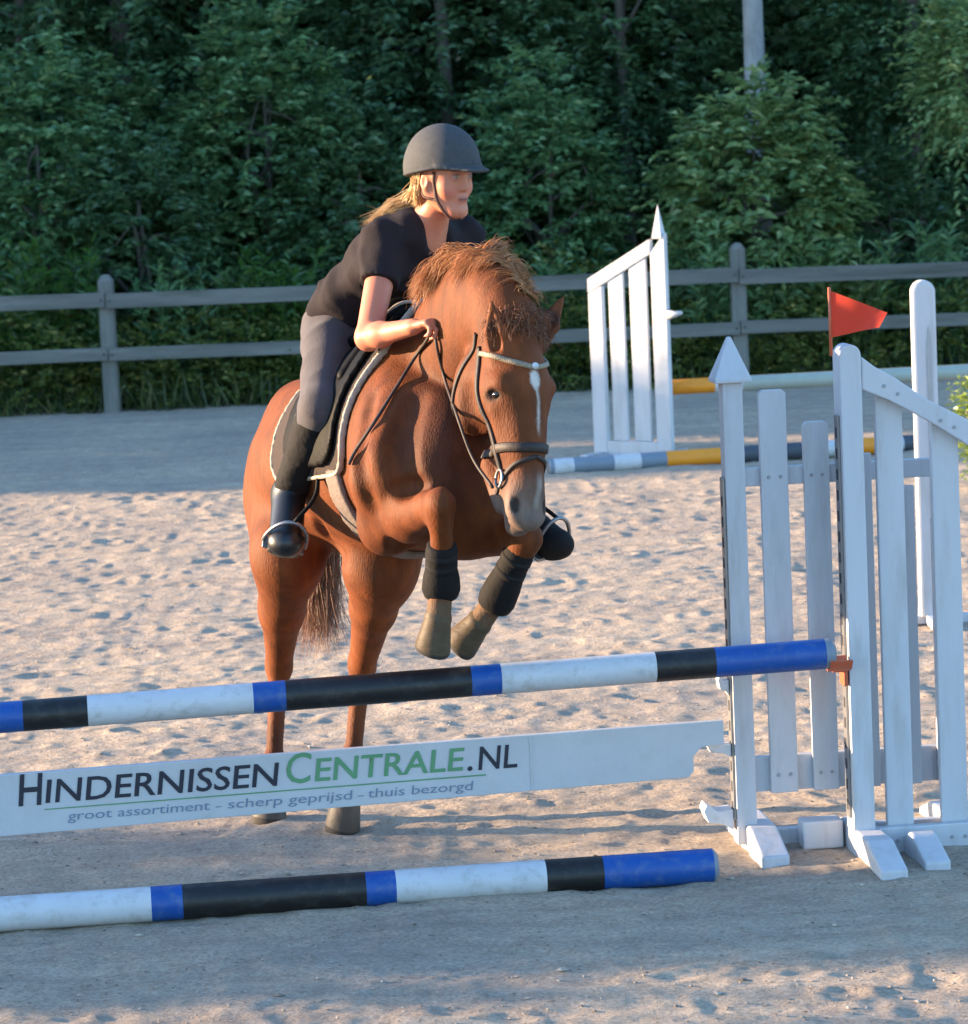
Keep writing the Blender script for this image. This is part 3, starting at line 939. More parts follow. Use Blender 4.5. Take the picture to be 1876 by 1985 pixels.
# ------------------------------------------------------------------ vegetation
def leaves_mesh(C, A, NRM, L, Wd, fold=0.25):
    """C base points, A leaf axis, NRM leaf normal, L lengths, Wd widths -> verts, tris (two per leaf)"""
    n = len(C)
    A = A / (np.linalg.norm(A, axis=1)[:, None] + 1e-9)
    S = np.cross(A, NRM); S /= np.linalg.norm(S, axis=1)[:, None] + 1e-9
    U = np.cross(S, A)
    L = L[:, None]; Wd = Wd[:, None]
    mid = C + A * L * 0.42 - U * Wd * 0.0
    l = mid - S * Wd * 0.5 + U * Wd * fold
    r = mid + S * Wd * 0.5 + U * Wd * fold
    t = C + A * L - U * L * 0.12
    V = np.stack([C, l, t, r], 1).reshape(-1, 3)
    b = np.arange(n)[:, None] * 4
    F = np.concatenate([b + np.array([[0, 2, 1]]), b + np.array([[0, 3, 2]])], 1).reshape(-1, 3)
    return V, F
def unit(rng, n):
    v = rng.standard_normal((n, 3))
    return v / np.linalg.norm(v, axis=1)[:, None]
def sprays(rng, base, axis, per, tw_len, leaf, droop=0.25, tilt=0.35, spread=0.9):
    """leafy twigs: base (n,3), axis (n,3); leaves set alternately along each twig, lying nearly flat"""
    n = len(base)
    axis = axis / np.linalg.norm(axis, axis=1)[:, None]
    k = np.arange(per)
    t = (k + 0.5) / per
    ln = tw_len * rng.uniform(0.6, 1.3, n)
    P = base[:, None, :] + axis[:, None, :] * (t[None, :, None] * ln[:, None, None])
    P[..., 2] -= droop * (t ** 2)[None, :] * ln[:, None]
    side = np.cross(axis, [0, 0, 1.0]); side /= np.linalg.norm(side, axis=1)[:, None] + 1e-6
    sg = np.where(k % 2 == 0, 1.0, -1.0)
    A = axis[:, None, :] * 0.75 + side[:, None, :] * (sg * spread)[None, :, None] + 0.25 * rng.standard_normal((n, per, 3))
    A[..., 2] -= 0.18
    Nn = np.array([0, 0, 1.0]) + tilt * rng.standard_normal((n, per, 3))
    Ls = leaf * rng.uniform(0.6, 1.25, (n, per)) * (1 - 0.35 * t)[None, :]
    C = P + 0.012 * rng.standard_normal((n, per, 3))
    return leaves_mesh(C.reshape(-1, 3), A.reshape(-1, 3), Nn.reshape(-1, 3), Ls.ravel(), Ls.ravel() * 0.52)
def crown_points(rng, n, c, r, lump=0.35, seed=0, zmin=None, shell=0.5):
    """points in an uneven crown: an ellipsoid whose skin is pushed in and out by lobes"""
    c = np.asarray(c, float); r = np.asarray(r, float)
    d = unit(rng, n)
    lobes = unit(np.random.default_rng(seed + 99), 9)
    bulge = np.zeros(n)
    for i, l in enumerate(lobes):
        bulge += (0.5 if i % 2 else -0.4) * np.exp(-((1 - d @ l) / 0.18))
    rad = rng.uniform(shell, 1.0, n) ** 0.6 * (1 + lump * bulge)
    P = c + d * rad[:, None] * r
    if zmin is not None:
        P[:, 2] = np.maximum(P[:, 2], zmin + rng.uniform(0, 0.3, n))
    return P, d
def limb_paths(rng, base, top, c, r, n, lo=0.35):
    out = []
    for _ in range(n):
        t = rng.uniform(lo, 0.95)
        a = base * (1 - t) + top * t
        d = unit(rng, 1)[0]; d[2] = abs(d[2]) * 0.6
        e = c + d * r * rng.uniform(0.5, 0.85)
        m = (a + e) / 2 + rng.standard_normal(3) * 0.06 + np.array([0, 0, 0.08])
        out.append((spline([a, m, e], 7), np.linspace(0.024 * (1.3 - t) + 0.012, 0.004, 7)))
    return out
def tree(name, label, cat, base, h, c, r, n_twig, leaf, m_leaf, m_bark='bark', trunk_r=0.06, seed=0, per=12, tw=0.4, group=None, lean=(0, 0), zmin=None, trunk_top=None, lump=0.4, shell=0.45, tilt=0.35, limbs=10, limb_lo=0.35):
    rng = np.random.default_rng(seed)
    base = np.asarray(base, float); c = np.asarray(c, float); r = np.asarray(r, float)
    root = empty(name, base, label, cat, group)
    top = np.array([c[0] + lean[0], c[1] + lean[1], trunk_top if trunk_top else c[2] + r[2] * 0.5])
    path = spline([base - [0, 0, 0.15], base * 0.65 + top * 0.35 + rng.standard_normal(3) * [0.05, 0.05, 0], top], 10)
    V, F = tube(path, np.linspace(trunk_r * 1.15, trunk_r * 0.45, 10), 10)
    from_np('trunk', V, F, M[m_bark], root)
    lp = limb_paths(rng, base, top, c, r, limbs, limb_lo)
    V, F = merge([tube(p, q, 5, caps=False) for p, q in lp])
    from_np('limbs', V, F, M[m_bark], root)
    P, d = crown_points(rng, n_twig, c, r, lump, seed, zmin, shell)
    ax = d + 0.5 * rng.standard_normal((n_twig, 3))
    ax[:, 2] = ax[:, 2] * 0.35 + 0.12
    V, F = sprays(rng, P - d * 0.1, ax, per, tw, leaf, tilt=tilt)
    from_np('crown', V, F, M[m_leaf], root, smooth=False)
    return root

def gz(u, v, Y):
    return W(u, v, Y)
def shrub_at(name, label, cat, u, v_top, Y, half_w_px, n, leaf, m, seed, per=12, tw=0.35, z0=0.0, group=None, m_bark='bark', trunk_r=0.03, ry=0.6, **kw):
    top = W(u, v_top, Y)
    half = half_w_px * Y / FPX
    h = top[2]
    zc = (z0 + h) / 2
    return tree(name, label, cat, (top[0], Y, z0), h, (top[0], Y, zc), (half, ry, (h - z0) / 2), n, leaf, m, m_bark, trunk_r, seed, per, tw, group, zmin=z0 + 0.05, **kw)

# the wood behind the fence; every tree and shrub on its own
GW = 'trees and shrubs of the wood behind the fence'
shrub_at('hazel_shrub', 'broad pale green shrub with layered leaves, left of the rider', 'shrub', 500, -30, 31.0, 185, 900, 0.13, 'leaf_mid', 1, group=GW, ry=0.7)
shrub_at('hazel_shrub', 'leafy green shrub at the left edge before the dim trunk', 'shrub', 60, 75, 30.6, 150, 650, 0.13, 'leaf_mid', 2, group=GW)
shrub_at('leafy_shrub', 'dark low shrub just behind the left fence post', 'shrub', 260, 260, 30.3, 150, 600, 0.115, 'leaf_dark', 3, group=GW)
shrub_at('leafy_shrub', 'dark green shrub directly behind the rider\'s back', 'shrub', 690, 190, 30.5, 170, 750, 0.115, 'leaf_dark', 4, group=GW)
shrub_at('leafy_shrub', 'green shrub rising to the right of the riding helmet', 'shrub', 1060, 120, 30.7, 165, 750, 0.125, 'leaf_mid', 5, group=GW)
shrub_at('young_chestnut', 'pale leafy bush growing in front of the straight grey trunk', 'bush', 1455, 135, 30.0, 185, 900, 0.145, 'leaf_pale', 6, group=GW, ry=0.55)
shrub_at('leafy_shrub', 'dim dark shrub at the right between the pale bush and picture edge', 'shrub', 1720, 250, 30.8, 150, 650, 0.11, 'leaf_dark', 7, group=GW)
# standing trees: trunk seen, crown above the picture or filling its upper edge
def standing(name, label, u, Y, tr, bark, crown_z, r, n, leaf, m, seed, group=GW):
    x = W(u, 300, Y)[0]
    return tree(name, label, 'tree', (x, Y, 0), crown_z + r[2], (x, Y, crown_z), r, n, leaf, m, bark, tr, seed, 12, 0.5, group, trunk_top=crown_z + r[2] * 0.6, shell=0.3, limb_lo=0.72)
standing('grey_barked_tree', 'straight tree with a smooth pale grey trunk, upper right', 1466, 30.9, 0.125, 'pale_bark', 5.6, (1.9, 1.6, 1.7), 700, 0.14, 'leaf_mid', 21)
standing('old_tree', 'tree with a dull brown trunk half hidden by leaves, upper left', 258, 32.6, 0.15, 'bark', 4.4, (1.9, 1.6, 2.1), 700, 0.14, 'leaf_dark', 22)
shrub_at('hazel_shrub', 'mid green shrub whose leaves half cover the dull brown trunk', 'shrub', 225, 95, 31.4, 140, 560, 0.125, 'leaf_mid', 8, group=GW)
standing('dark_tree', 'dark leafy tree filling the upper right corner', 1770, 31.6, 0.09, 'bark', 3.2, (1.1, 0.9, 1.5), 800, 0.13, 'leaf_dark', 23)
standing('dark_tree', 'dark leafy tree above the rider at the top edge', 860, 32.2, 0.10, 'bark', 3.3, (1.3, 0.9, 1.9), 800, 0.13, 'leaf_dark', 24)
standing('dark_tree', 'dark leafy tree at the top between helmet and grey trunk', 1210, 32.0, 0.08, 'bark', 3.0, (1.1, 0.9, 1.7), 750, 0.13, 'leaf_dark', 25)
standing('dark_tree', 'dark leafy tree in the upper left corner', 60, 32.4, 0.09, 'bark', 3.1, (1.2, 0.9, 1.6), 700, 0.13, 'leaf_dark', 26)
standing('light_leaved_tree', 'lighter leaved branch tree at the right picture edge', 1880, 29.9, 0.05, 'bark', 2.55, (0.42, 0.5, 0.75), 330, 0.12, 'leaf_pale', 27)

# behind them the wood closes in: one mass of leaves
def wood_mass():
    rng = np.random.default_rng(77)
    n = 11000
    P = np.stack([rng.uniform(-16, 11, n), rng.uniform(33.2, 36.5, n), rng.uniform(0.0, 9.0, n)], 1)
    ax = unit(rng, n); ax[:, 1] -= 0.6; ax[:, 2] *= 0.4
    V, F = sprays(rng, P, ax, 12, 0.8, 0.3, tilt=0.8)
    n2 = 5000
    P = np.stack([rng.uniform(-20, 14, n2), rng.uniform(38, 41, n2), rng.uniform(0.0, 13.0, n2)], 1)
    ax = unit(rng, n2); ax[:, 1] -= 0.6; ax[:, 2] *= 0.4
    V, F = merge([(V, F), sprays(rng, P, ax, 12, 1.1, 0.5, tilt=0.9)])
    o = from_np('woodland_foliage', V, F, M['leaf_dark'], smooth=False)
    tag(o, 'dark mass of leaves deep in the wood', 'foliage', kind='stuff')
wood_mass()
def wooded_rise():
    xs_, ys_ = np.linspace(-90, 90, 60), np.linspace(46, 75, 16)
    X_, Y_ = np.meshgrid(xs_, ys_)
    Z_ = 11.0 * sm_(Y_, 46, 66) * (1 + 0.2 * noise2(X_ * 0.1, Y_ * 0.1, 4)) + 0.4 * noise2(X_ * 0.6, Y_ * 0.6, 9) - 0.3
    id_ = np.arange(X_.size).reshape(X_.shape)
    F = np.stack([id_[:-1, :-1], id_[:-1, 1:], id_[1:, 1:], id_[1:, :-1]], -1).reshape(-1, 4)
    tag(from_np('wooded_hill', np.stack([X_.ravel(), Y_.ravel(), Z_.ravel()], 1), F, M['soil']), kind='structure')
def sm_(x, a, b):
    t = np.clip((x - a) / (b - a), 0, 1); return t * t * (3 - 2 * t)
wooded_rise()
def undergrowth():
    rng = np.random.default_rng(78)
    # low leafy ground cover behind the fence, up to the rails
    n = 9500
    P = np.stack([rng.uniform(-9.5, 9.5, n), rng.uniform(FENCE_Y + 0.12, FENCE_Y + 1.2, n), np.zeros(n)], 1)
    P[:, 2] = rng.uniform(0.0, 1.0, n) ** 0.9 * (0.62 + 0.40 * (P[:, 1] - FENCE_Y)) * (1 + 0.5 * noise2(P[:, 0] * 1.3, P[:, 0] * 0 + 3.3, 5))
    ax = unit(rng, n); ax[:, 1] -= 0.5; ax[:, 2] = np.abs(ax[:, 2]) * 0.5
    V, F = sprays(rng, P, ax, 9, 0.2, 0.07, tilt=0.8)
    o = from_np('undergrowth', V, F, M['leaf_olive'], smooth=False)
    tag(o, 'olive green ground cover showing between the fence rails', 'undergrowth', kind='stuff')
    # grass blades along the sand edge and behind the fence
    n = 4500
    x = rng.uniform(-9.5, 9.5, n); y = FENCE_Y + 0.05 + rng.exponential(0.35, n)
    h = rng.uniform(0.08, 0.34, n) * (0.5 + np.clip(noise2(x * 1.1, y * 1.1, 8) + 0.5, 0.1, 1))
    C = np.stack([x, y, np.full(n, -0.05)], 1)
    A = np.stack([0.35 * rng.standard_normal(n), 0.35 * rng.standard_normal(n), np.ones(n)], 1)
    V, F = leaves_mesh(C, A, unit(rng, n), h, np.full(n, 0.013), 0.1)
    o = from_np('grass', V, F, M['leaf_olive2'], smooth=False)
    tag(o, 'rough grass growing along the far fence', 'grass', kind='stuff')
M['leaf_olive2'] = leaf_mat('grass_olive', (0.035, 0.065, 0.015), (0.10, 0.14, 0.04), (0.24, 0.21, 0.09))
undergrowth()
def weeds(u, v_top, Y, half_px, n, m, seed, label, leaf=0.16):
    """a clump of tall arching weeds: stems with long leaves"""
    rng = np.random.default_rng(seed)
    top = W(u, v_top, Y); half = half_px * Y / FPX
    root = empty('weed_clump', (top[0], Y, 0), label, 'weeds', 'weed clumps behind the fence')
    st_, lv = [], []
    for k in range(n):
        b = np.array([top[0] + rng.uniform(-half, half), Y + rng.uniform(-0.2, 0.2), 0])
        h = top[2] * rng.uniform(0.7, 1.05)
        e = b + np.array([rng.normal(0, 0.12), rng.normal(0, 0.1), h])
        p = spline([b, (b + e) / 2 + rng.normal(0, 0.03, 3), e], 10)
        st_.append(tube(p, np.linspace(0.006, 0.002, 10), 4, caps=False))
        m_ = 26
        t = rng.uniform(0.25, 1.0, m_)
        P = b + (e - b) * t[:, None]
        a = unit(rng, m_); a[:, 2] = 0.35 + 0.4 * rng.random(m_)
        lv.append(leaves_mesh(P, a, np.array([0, 0, 1.0]) + 0.4 * rng.standard_normal((m_, 3)), leaf * rng.uniform(0.5, 1.1, m_), leaf * 0.24 * rng.uniform(0.7, 1.2, m_)))
    V, F = merge(st_); from_np('stems', V, F, M[m], root)
    V, F = merge(lv); from_np('leaves', V, F, M[m], root, smooth=False)
weeds(80, 465, 29.5, 105, 34, 'leaf_bright', 41, 'bright green weeds above the top rail at the left edge')
weeds(545, 485, 29.5, 80, 26, 'leaf_bright', 42, 'bright green weeds above the rail behind the rider\'s hip')
weeds(350, 515, 29.5, 90, 20, 'leaf_mid', 43, 'low weeds between the left post and the brighter clump')
weeds(1100, 500, 29.5, 90, 22, 'leaf_mid', 44, 'weeds above the rail between horse and slanted wing')
weeds(1380, 455, 29.5, 80, 26, 'leaf_mid', 45, 'tall weeds beside the right fence post')
weeds(1600, 460, 29.5, 100, 28, 'leaf_pale', 46, 'pale weeds above the rail over the red flag')
weeds(1810, 440, 29.5, 90, 28, 'leaf_mid', 47, 'weeds above the rail at the right edge')

def lime_shrub():
    Y = 20.5
    c = W(1895, 775, Y)
    rng = np.random.default_rng(51)
    root = tree('lime_green_shrub', 'sunlit yellow-green shrub cut by the right picture edge', 'shrub', (c[0] + 0.02, Y, 0), c[2] + 0.3, (c[0] + 0.02, Y, c[2] - 0.22), (0.17, 0.18, 0.46), 170, 0.06, 'leaf_lime', 'bark', 0.012, 52, 8, 0.16, zmin=0.05, limbs=14)
lime_shrub()

# trees left of the arena, outside the picture: they throw the evening shade across the sand
def shade_tree(name, label, base, c, r, n, leaf, m, seed, tr=0.1, shell=0.2):
    tree(name, label, 'tree', base, c[2] + r[2], c, r, n, leaf, m, 'bark', tr, seed, 12, 0.45, 'trees left of the arena', shell=shell, lump=0.25, tilt=0.9, limbs=8)
T = math.tan(SUN_EL)
def shade_row():
    XT = -15.0
    hz = -XT * T
    names = {63: 'nearest the camera', 62: 'second from the camera', 69: 'third from the camera, the lowest but one', 61: 'fourth from the camera', 70: 'fifth from the camera, lowest of the row', 64: 'sixth from the camera, after the wide gap', 65: 'seventh from the camera', 66: 'third from the far end', 67: 'second from the far end', 68: 'at the far end by the wood'}
    def cs(seed, Y, half, z0, z1, n, leaf=0.16):
        shade_tree('columnar_tree', 'columnar tree left of the arena, ' + names[seed], (XT, Y, 0), (XT, Y, (z0 + z1) / 2), (0.8, half, (z1 - z0) / 2), n, leaf, 'leaf_dark', seed)
    dY = -XT * math.tan(math.radians(90) + SUN_AZ)
    cs(61, dY + 9.98, 0.55, 0.4, hz + 0.65, 1144)
    cs(69, dY + 9.25, 0.5, 0.4, hz - 0.03, 900)
    cs(70, dY + 10.9, 0.5, 0.4, hz + 0.0, 900)
    cs(62, dY + 7.95, 0.7, 0.4, hz + 3.5, 1364)
    cs(63, dY + 6.3, 0.95, 0.4, hz + 3.5, 1364)
    cs(64, dY + 23.4, 1.2, 0.4, hz + 0.85, 1980, 0.2)
    cs(65, dY + 25.75, 0.85, 0.4, hz + 1.5, 1980, 0.2)
    cs(66, dY + 27.4, 1.3, 0.4, hz + 2.5, 2420, 0.2)
    cs(67, dY + 29.6, 1.4, 0.4, hz + 4.5, 2420, 0.2)
    cs(68, dY + 31.8, 1.4, 0.4, hz + 4.5, 2420, 0.2)
shade_row()
# ------------------------------------------------------------------ distance-field sculpting: bodies grown as one continuous surface
class Field:
    def __init__(s, lo, hi, h):
        s.lo = np.asarray(lo, np.float32); s.h = h
        s.n = np.ceil((np.asarray(hi) - lo) / h).astype(int) + 1
        s.a = np.full(s.n, 0.25, np.float32)
    def block(s, lo, hi):
        i0 = np.clip(np.floor((np.asarray(lo) - s.lo) / s.h).astype(int), 0, s.n - 1)
        i1 = np.clip(np.ceil((np.asarray(hi) - s.lo) / s.h).astype(int) + 1, i0 + 1, s.n)
        g = [s.lo[k] + s.h * np.arange(i0[k], i1[k], dtype=np.float32) for k in range(3)]
        return tuple(slice(i0[k], i1[k]) for k in range(3)), g[0][:, None, None], g[1][None, :, None], g[2][None, None, :]
    def put(s, lo, hi, fn, k=0.03, op='add'):
        m = k + 0.05
        sl, x, y, z = s.block(np.asarray(lo) - m, np.asarray(hi) + m)
        d = fn(x, y, z).astype(np.float32)
        o = s.a[sl]
        if op == 'add':
            hh = np.clip(0.5 + 0.5 * (o - d) / k, 0, 1)
            s.a[sl] = o * (1 - hh) + d * hh - k * hh * (1 - hh)
        else:
            d = -d
            hh = np.clip(0.5 - 0.5 * (o - d) / k, 0, 1)
            s.a[sl] = o * (1 - hh) + d * hh + k * hh * (1 - hh)
    def limb(s, a, b, r1, r2, k=0.03, side=None, op='add', grow=0.0):
        """tapered limb from a to b; r = (half width along side, half depth) or a number"""
        a = np.asarray(a, float); b = np.asarray(b, float)
        r1 = np.array([r1, r1] if np.isscalar(r1) else r1, float) + grow
        r2 = np.array([r2, r2] if np.isscalar(r2) else r2, float) + grow
        ax = b - a; L = np.linalg.norm(ax) + 1e-9; ax = ax / L
        sd = np.array([1.0, 0, 0]) if side is None else np.asarray(side, float)
        sd = sd - ax * (sd @ ax)
        if np.linalg.norm(sd) < 0.05: sd = np.cross(ax, [0.2, 0.9, 0.3])
        sd /= np.linalg.norm(sd)
        up = np.cross(ax, sd)
        def fn(x, y, z):
            dx, dy, dz = x - a[0], y - a[1], z - a[2]
            t0 = dx * ax[0] + dy * ax[1] + dz * ax[2]
            t = np.clip(t0 / L, 0, 1)
            c = t0 - t * L
            p = dx * sd[0] + dy * sd[1] + dz * sd[2]
            q = dx * up[0] + dy * up[1] + dz * up[2]
            ts = t
            rp = r1[0] + (r2[0] - r1[0]) * ts; rq = r1[1] + (r2[1] - r1[1]) * ts
            rc = np.minimum(rp, rq)
            k0 = np.sqrt((p / rp) ** 2 + (q / rq) ** 2 + (c / rc) ** 2)
            k1 = np.sqrt((p / rp ** 2) ** 2 + (q / rq ** 2) ** 2 + (c / rc ** 2) ** 2) + 1e-6
            return np.where(k0 < 0.05, -rc * 0.95, k0 * (k0 - 1) / k1)
        R = max(r1.max(), r2.max())
        s.put(np.minimum(a, b) - R, np.maximum(a, b) + R, fn, k, op)
    def ell(s, c, r, axes=None, k=0.03, op='add'):
        c = np.asarray(c, float); r = np.asarray(r, float)
        A = np.eye(3) if axes is None else np.asarray(axes, float)
        def fn(x, y, z):
            dx, dy, dz = x - c[0], y - c[1], z - c[2]
            q = [dx * A[i][0] + dy * A[i][1] + dz * A[i][2] for i in range(3)]
            k0 = np.sqrt(sum((q[i] / r[i]) ** 2 for i in range(3)))
            k1 = np.sqrt(sum((q[i] / r[i] ** 2) ** 2 for i in range(3))) + 1e-6
            return np.where(k0 < 0.05, -r.min() * 0.95, k0 * (k0 - 1) / k1)
        R = r.max()
        s.put(c - R, c + R, fn, k, op)
    def cut(s, p, n):
        """keep the side of the plane that n points away from"""
        sl, x, y, z = s.block(s.lo, s.lo + s.n * s.h)
        d = (x - p[0]) * n[0] + (y - p[1]) * n[1] + (z - p[2]) * n[2]
        s.a = np.maximum(s.a, d.astype(np.float32))
    def sample(s, P):
        q = (np.asarray(P) - s.lo) / s.h
        i = np.clip(np.floor(q).astype(int), 0, s.n - 2)
        f = np.clip(q - i, 0, 1)
        v = 0
        for dx in (0, 1):
            for dy in (0, 1):
                for dz in (0, 1):
                    w = (f[:, 0] if dx else 1 - f[:, 0]) * (f[:, 1] if dy else 1 - f[:, 1]) * (f[:, 2] if dz else 1 - f[:, 2])
                    v = v + w * s.a[i[:, 0] + dx, i[:, 1] + dy, i[:, 2] + dz]
        return v
    def grad(s, P):
        P = np.asarray(P, float); e = s.h * 1.5
        g = np.stack([s.sample(P + d) - s.sample(P - d) for d in np.eye(3) * e], 1)
        return g / (np.linalg.norm(g, axis=1)[:, None] + 1e-9)
    def snap(s, P, off=0.0, it=5):
        P = np.array(P, float)
        for _ in range(it):
            d = s.sample(P) - off
            P = P - s.grad(P) * np.clip(d, -0.05, 0.05)[:, None]
        return P
    def mesh(s):
        a = s.a
        inside = a < 0
        nx, ny, nz = a.shape
        cnt = np.zeros((nx - 1, ny - 1, nz - 1), np.uint8)
        for dx in (0, 1):
            for dy in (0, 1):
                for dz in (0, 1):
                    cnt += inside[dx:nx - 1 + dx, dy:ny - 1 + dy, dz:nz - 1 + dz]
        mix = (cnt > 0) & (cnt < 8)
        ci = np.argwhere(mix)
        vid = np.full(mix.shape, -1, np.int32)
        vid[mix] = np.arange(len(ci), dtype=np.int32)
        off = np.array([[x, y, z] for x in (0, 1) for y in (0, 1) for z in (0, 1)])
        val = np.stack([a[ci[:, 0] + o[0], ci[:, 1] + o[1], ci[:, 2] + o[2]] for o in off], 1)
        acc = np.zeros((len(ci), 3)); num = np.zeros(len(ci))
        for i in range(8):
            for j in range(i + 1, 8):
                if np.abs(off[i] - off[j]).sum() != 1: continue
                m = (val[:, i] < 0) != (val[:, j] < 0)
                t = val[m, i] / (val[m, i] - val[m, j])
                acc[m] += off[i] + t[:, None] * (off[j] - off[i]); num[m] += 1
        V = s.lo + s.h * (ci + acc / num[:, None])
        F = []
        for ax in range(3):
            u, w = [(1, 2), (2, 0), (0, 1)][ax]
            sl0 = [slice(None)] * 3; sl1 = [slice(None)] * 3
            sl0[ax] = slice(0, -1); sl1[ax] = slice(1, None)
            A, B = inside[tuple(sl0)], inside[tuple(sl1)]
            e = np.argwhere(A != B)
            e = e[(e[:, u] > 0) & (e[:, w] > 0) & (e[:, u] < a.shape[u] - 1) & (e[:, w] < a.shape[w] - 1)]
            fl = A[e[:, 0], e[:, 1], e[:, 2]]
            def at(du, dw):
                q = e.copy(); q[:, u] -= du; q[:, w] -= dw
                return vid[q[:, 0], q[:, 1], q[:, 2]]
            q = np.stack([at(1, 1), at(0, 1), at(0, 0), at(1, 0)], 1)
            q[~fl] = q[~fl][:, ::-1]
            F.append(q)
        return V.astype(np.float32), np.vstack(F)
    def obj(s, name, mats, parent=None, smooth_it=2):
        V, F = s.mesh()
        E_ = np.vstack([F[:, [0, 1]], F[:, [1, 2]], F[:, [2, 3]], F[:, [3, 0]]])
        for _ in range(smooth_it):
            S_ = np.zeros_like(V); c = np.zeros(len(V), np.float32)
            for k in range(3):
                S_[:, k] = np.bincount(E_[:, 0], V[E_[:, 1], k], len(V))
            c = np.bincount(E_[:, 0], minlength=len(V)).astype(np.float32)
            V = V * 0.5 + 0.5 * S_ / np.maximum(c, 1)[:, None]
        o = from_np(name, V, F, mats, parent)
        return o, V
def paint(o, rgb, name='pigment'):
    at = o.data.color_attributes.new(name, 'FLOAT_COLOR', 'POINT')
    c = np.ones((len(rgb), 4), np.float32); c[:, :3] = rgb
    at.data.foreach_set('color', c.ravel())
def sm(x, a, b):
    t = np.clip((x - a) / (b - a), 0, 1)
    return t * t * (3 - 2 * t)
def pigment_mat(name, rough=0.5, spec=0.4, sheen=0.0, noise=0.15, nscale=30, bump=0.1, bscale=120, stretch=(1, 1, 1), sss=0.0, sheen_tint=None):
    m = bpy.data.materials.new(name)
    m.use_nodes = True
    nt = m.node_tree
    b = nt.nodes['Principled BSDF']
    at = nt.nodes.new('ShaderNodeVertexColor'); at.layer_name = 'pigment'
    tc = nt.nodes.new('ShaderNodeTexCoord'); mp = nt.nodes.new('ShaderNodeMapping')
    mp.inputs['Scale'].default_value = stretch
    nt.links.new(tc.outputs['Object'], mp.inputs[0])
    nz = nt.nodes.new('ShaderNodeTexNoise'); nz.inputs['Scale'].default_value = nscale; nz.inputs['Detail'].default_value = 5
    nt.links.new(mp.outputs[0], nz.inputs['Vector'])
    mr = nt.nodes.new('ShaderNodeMapRange')
    mr.inputs['From Min'].default_value = 0.25; mr.inputs['From Max'].default_value = 0.75
    mr.inputs['To Min'].default_value = 1 - noise; mr.inputs['To Max'].default_value = 1 + noise
    nt.links.new(nz.outputs['Fac'], mr.inputs['Value'])
    mx = nt.nodes.new('ShaderNodeVectorMath'); mx.operation = 'SCALE'
    nt.links.new(at.outputs['Color'], mx.inputs[0]); nt.links.new(mr.outputs[0], mx.inputs['Scale'])
    nt.links.new(mx.outputs[0], b.inputs['Base Color'])
    b.inputs['Roughness'].default_value = rough
    b.inputs['Specular IOR Level'].default_value = spec
    if sheen:
        b.inputs['Sheen Weight'].default_value = sheen
        b.inputs['Sheen Roughness'].default_value = 0.4
        if sheen_tint: b.inputs['Sheen Tint'].default_value = (*sheen_tint, 1)
    if sss:
        b.inputs['Subsurface Weight'].default_value = sss
        b.inputs['Subsurface Radius'].default_value = (0.02, 0.008, 0.004)
        b.inputs['Subsurface Scale'].default_value = 0.4
    if bump:
        n3 = nt.nodes.new('ShaderNodeTexNoise'); n3.inputs['Scale'].default_value = bscale; n3.inputs['Detail'].default_value = 4
        nt.links.new(mp.outputs[0], n3.inputs['Vector'])
        bp = nt.nodes.new('ShaderNodeBump'); bp.inputs['Strength'].default_value = bump; bp.inputs['Distance'].default_value = 0.004
        nt.links.new(n3.outputs['Fac'], bp.inputs['Height']); nt.links.new(bp.outputs[0], b.inputs['Normal'])
    return m

# ------------------------------------------------------------------ the horse
LAT = np.array([0.90, 0.436, 0.0])                # across the horse, to picture right (the horse's left)
HEAD = np.array([0.436, -0.90, 0.0])              # the way the horse is going
hf = Field((-1.02, 9.78, 0.0), (0.62, 12.35, 1.98), 0.0085)
J = dict(
    T0=W(588, 930, 11.92), T1=W(622, 915, 11.62), T2=W(682, 895, 11.35), T3=W(748, 885, 11.1), T4=W(806, 872, 10.85), T5=W(850, 885, 10.64), T6=W(874, 905, 10.50),
    N0=W(826, 815, 10.88), N1=W(872, 700, 10.68), N2=W(910, 616, 10.50), N3=W(955, 602, 10.36), N4=W(985, 640, 10.30))
def chain(names, rs, k):
    n = (len(names) - 1) * 5 + 1
    Q = spline([np.concatenate([J[a], r]) for a, r in zip(names, rs)], n)
    for i in range(n - 1):
        hf.limb(Q[i, :3], Q[i + 1, :3], Q[i, 3:], Q[i + 1, 3:], k, LAT)
chain(['T0', 'T1', 'T2', 'T3', 'T4', 'T5', 'T6'], [(0.17, 0.19), (0.245, 0.262), (0.255, 0.27), (0.285, 0.318), (0.262, 0.312), (0.225, 0.265), (0.175, 0.21)], 0.02)
trunk_only = None
chain(['N0', 'N1', 'N2', 'N3', 'N4'], [(0.150, 0.26), (0.112, 0.205), (0.090, 0.18), (0.082, 0.14), (0.075, 0.10)], 0.03)
hf.limb(W(742, 745, 11.0), W(806, 694, 10.80), 0.06, 0.055, 0.10, LAT)                 # withers
hf.limb(W(590, 800, 11.62), W(640, 800, 11.42), 0.11, 0.12, 0.08, LAT)                # croup
# shoulders, points of the shoulder, breast
for a, b, c in ((W(775, 745, 10.80), W(746, 915, 10.47), -1), (W(905, 735, 10.84), W(965, 915, 10.52), 1)):
    hf.limb(a, b, (0.08, 0.12), (0.105, 0.13), 0.10, LAT)
hf.ell(W(838, 960, 10.42), (0.11, 0.10, 0.15), k=0.09)
hf.ell(W(915, 965, 10.46), (0.10, 0.09, 0.15), k=0.09)
hf.ell(W(905, 1030, 10.55), (0.15, 0.16, 0.085), k=0.06)
hf.limb(W(858, 860, 10.42), W(870, 990, 10.44), 0.05, 0.05, 0.06)
TRUNK = hf.a.copy()
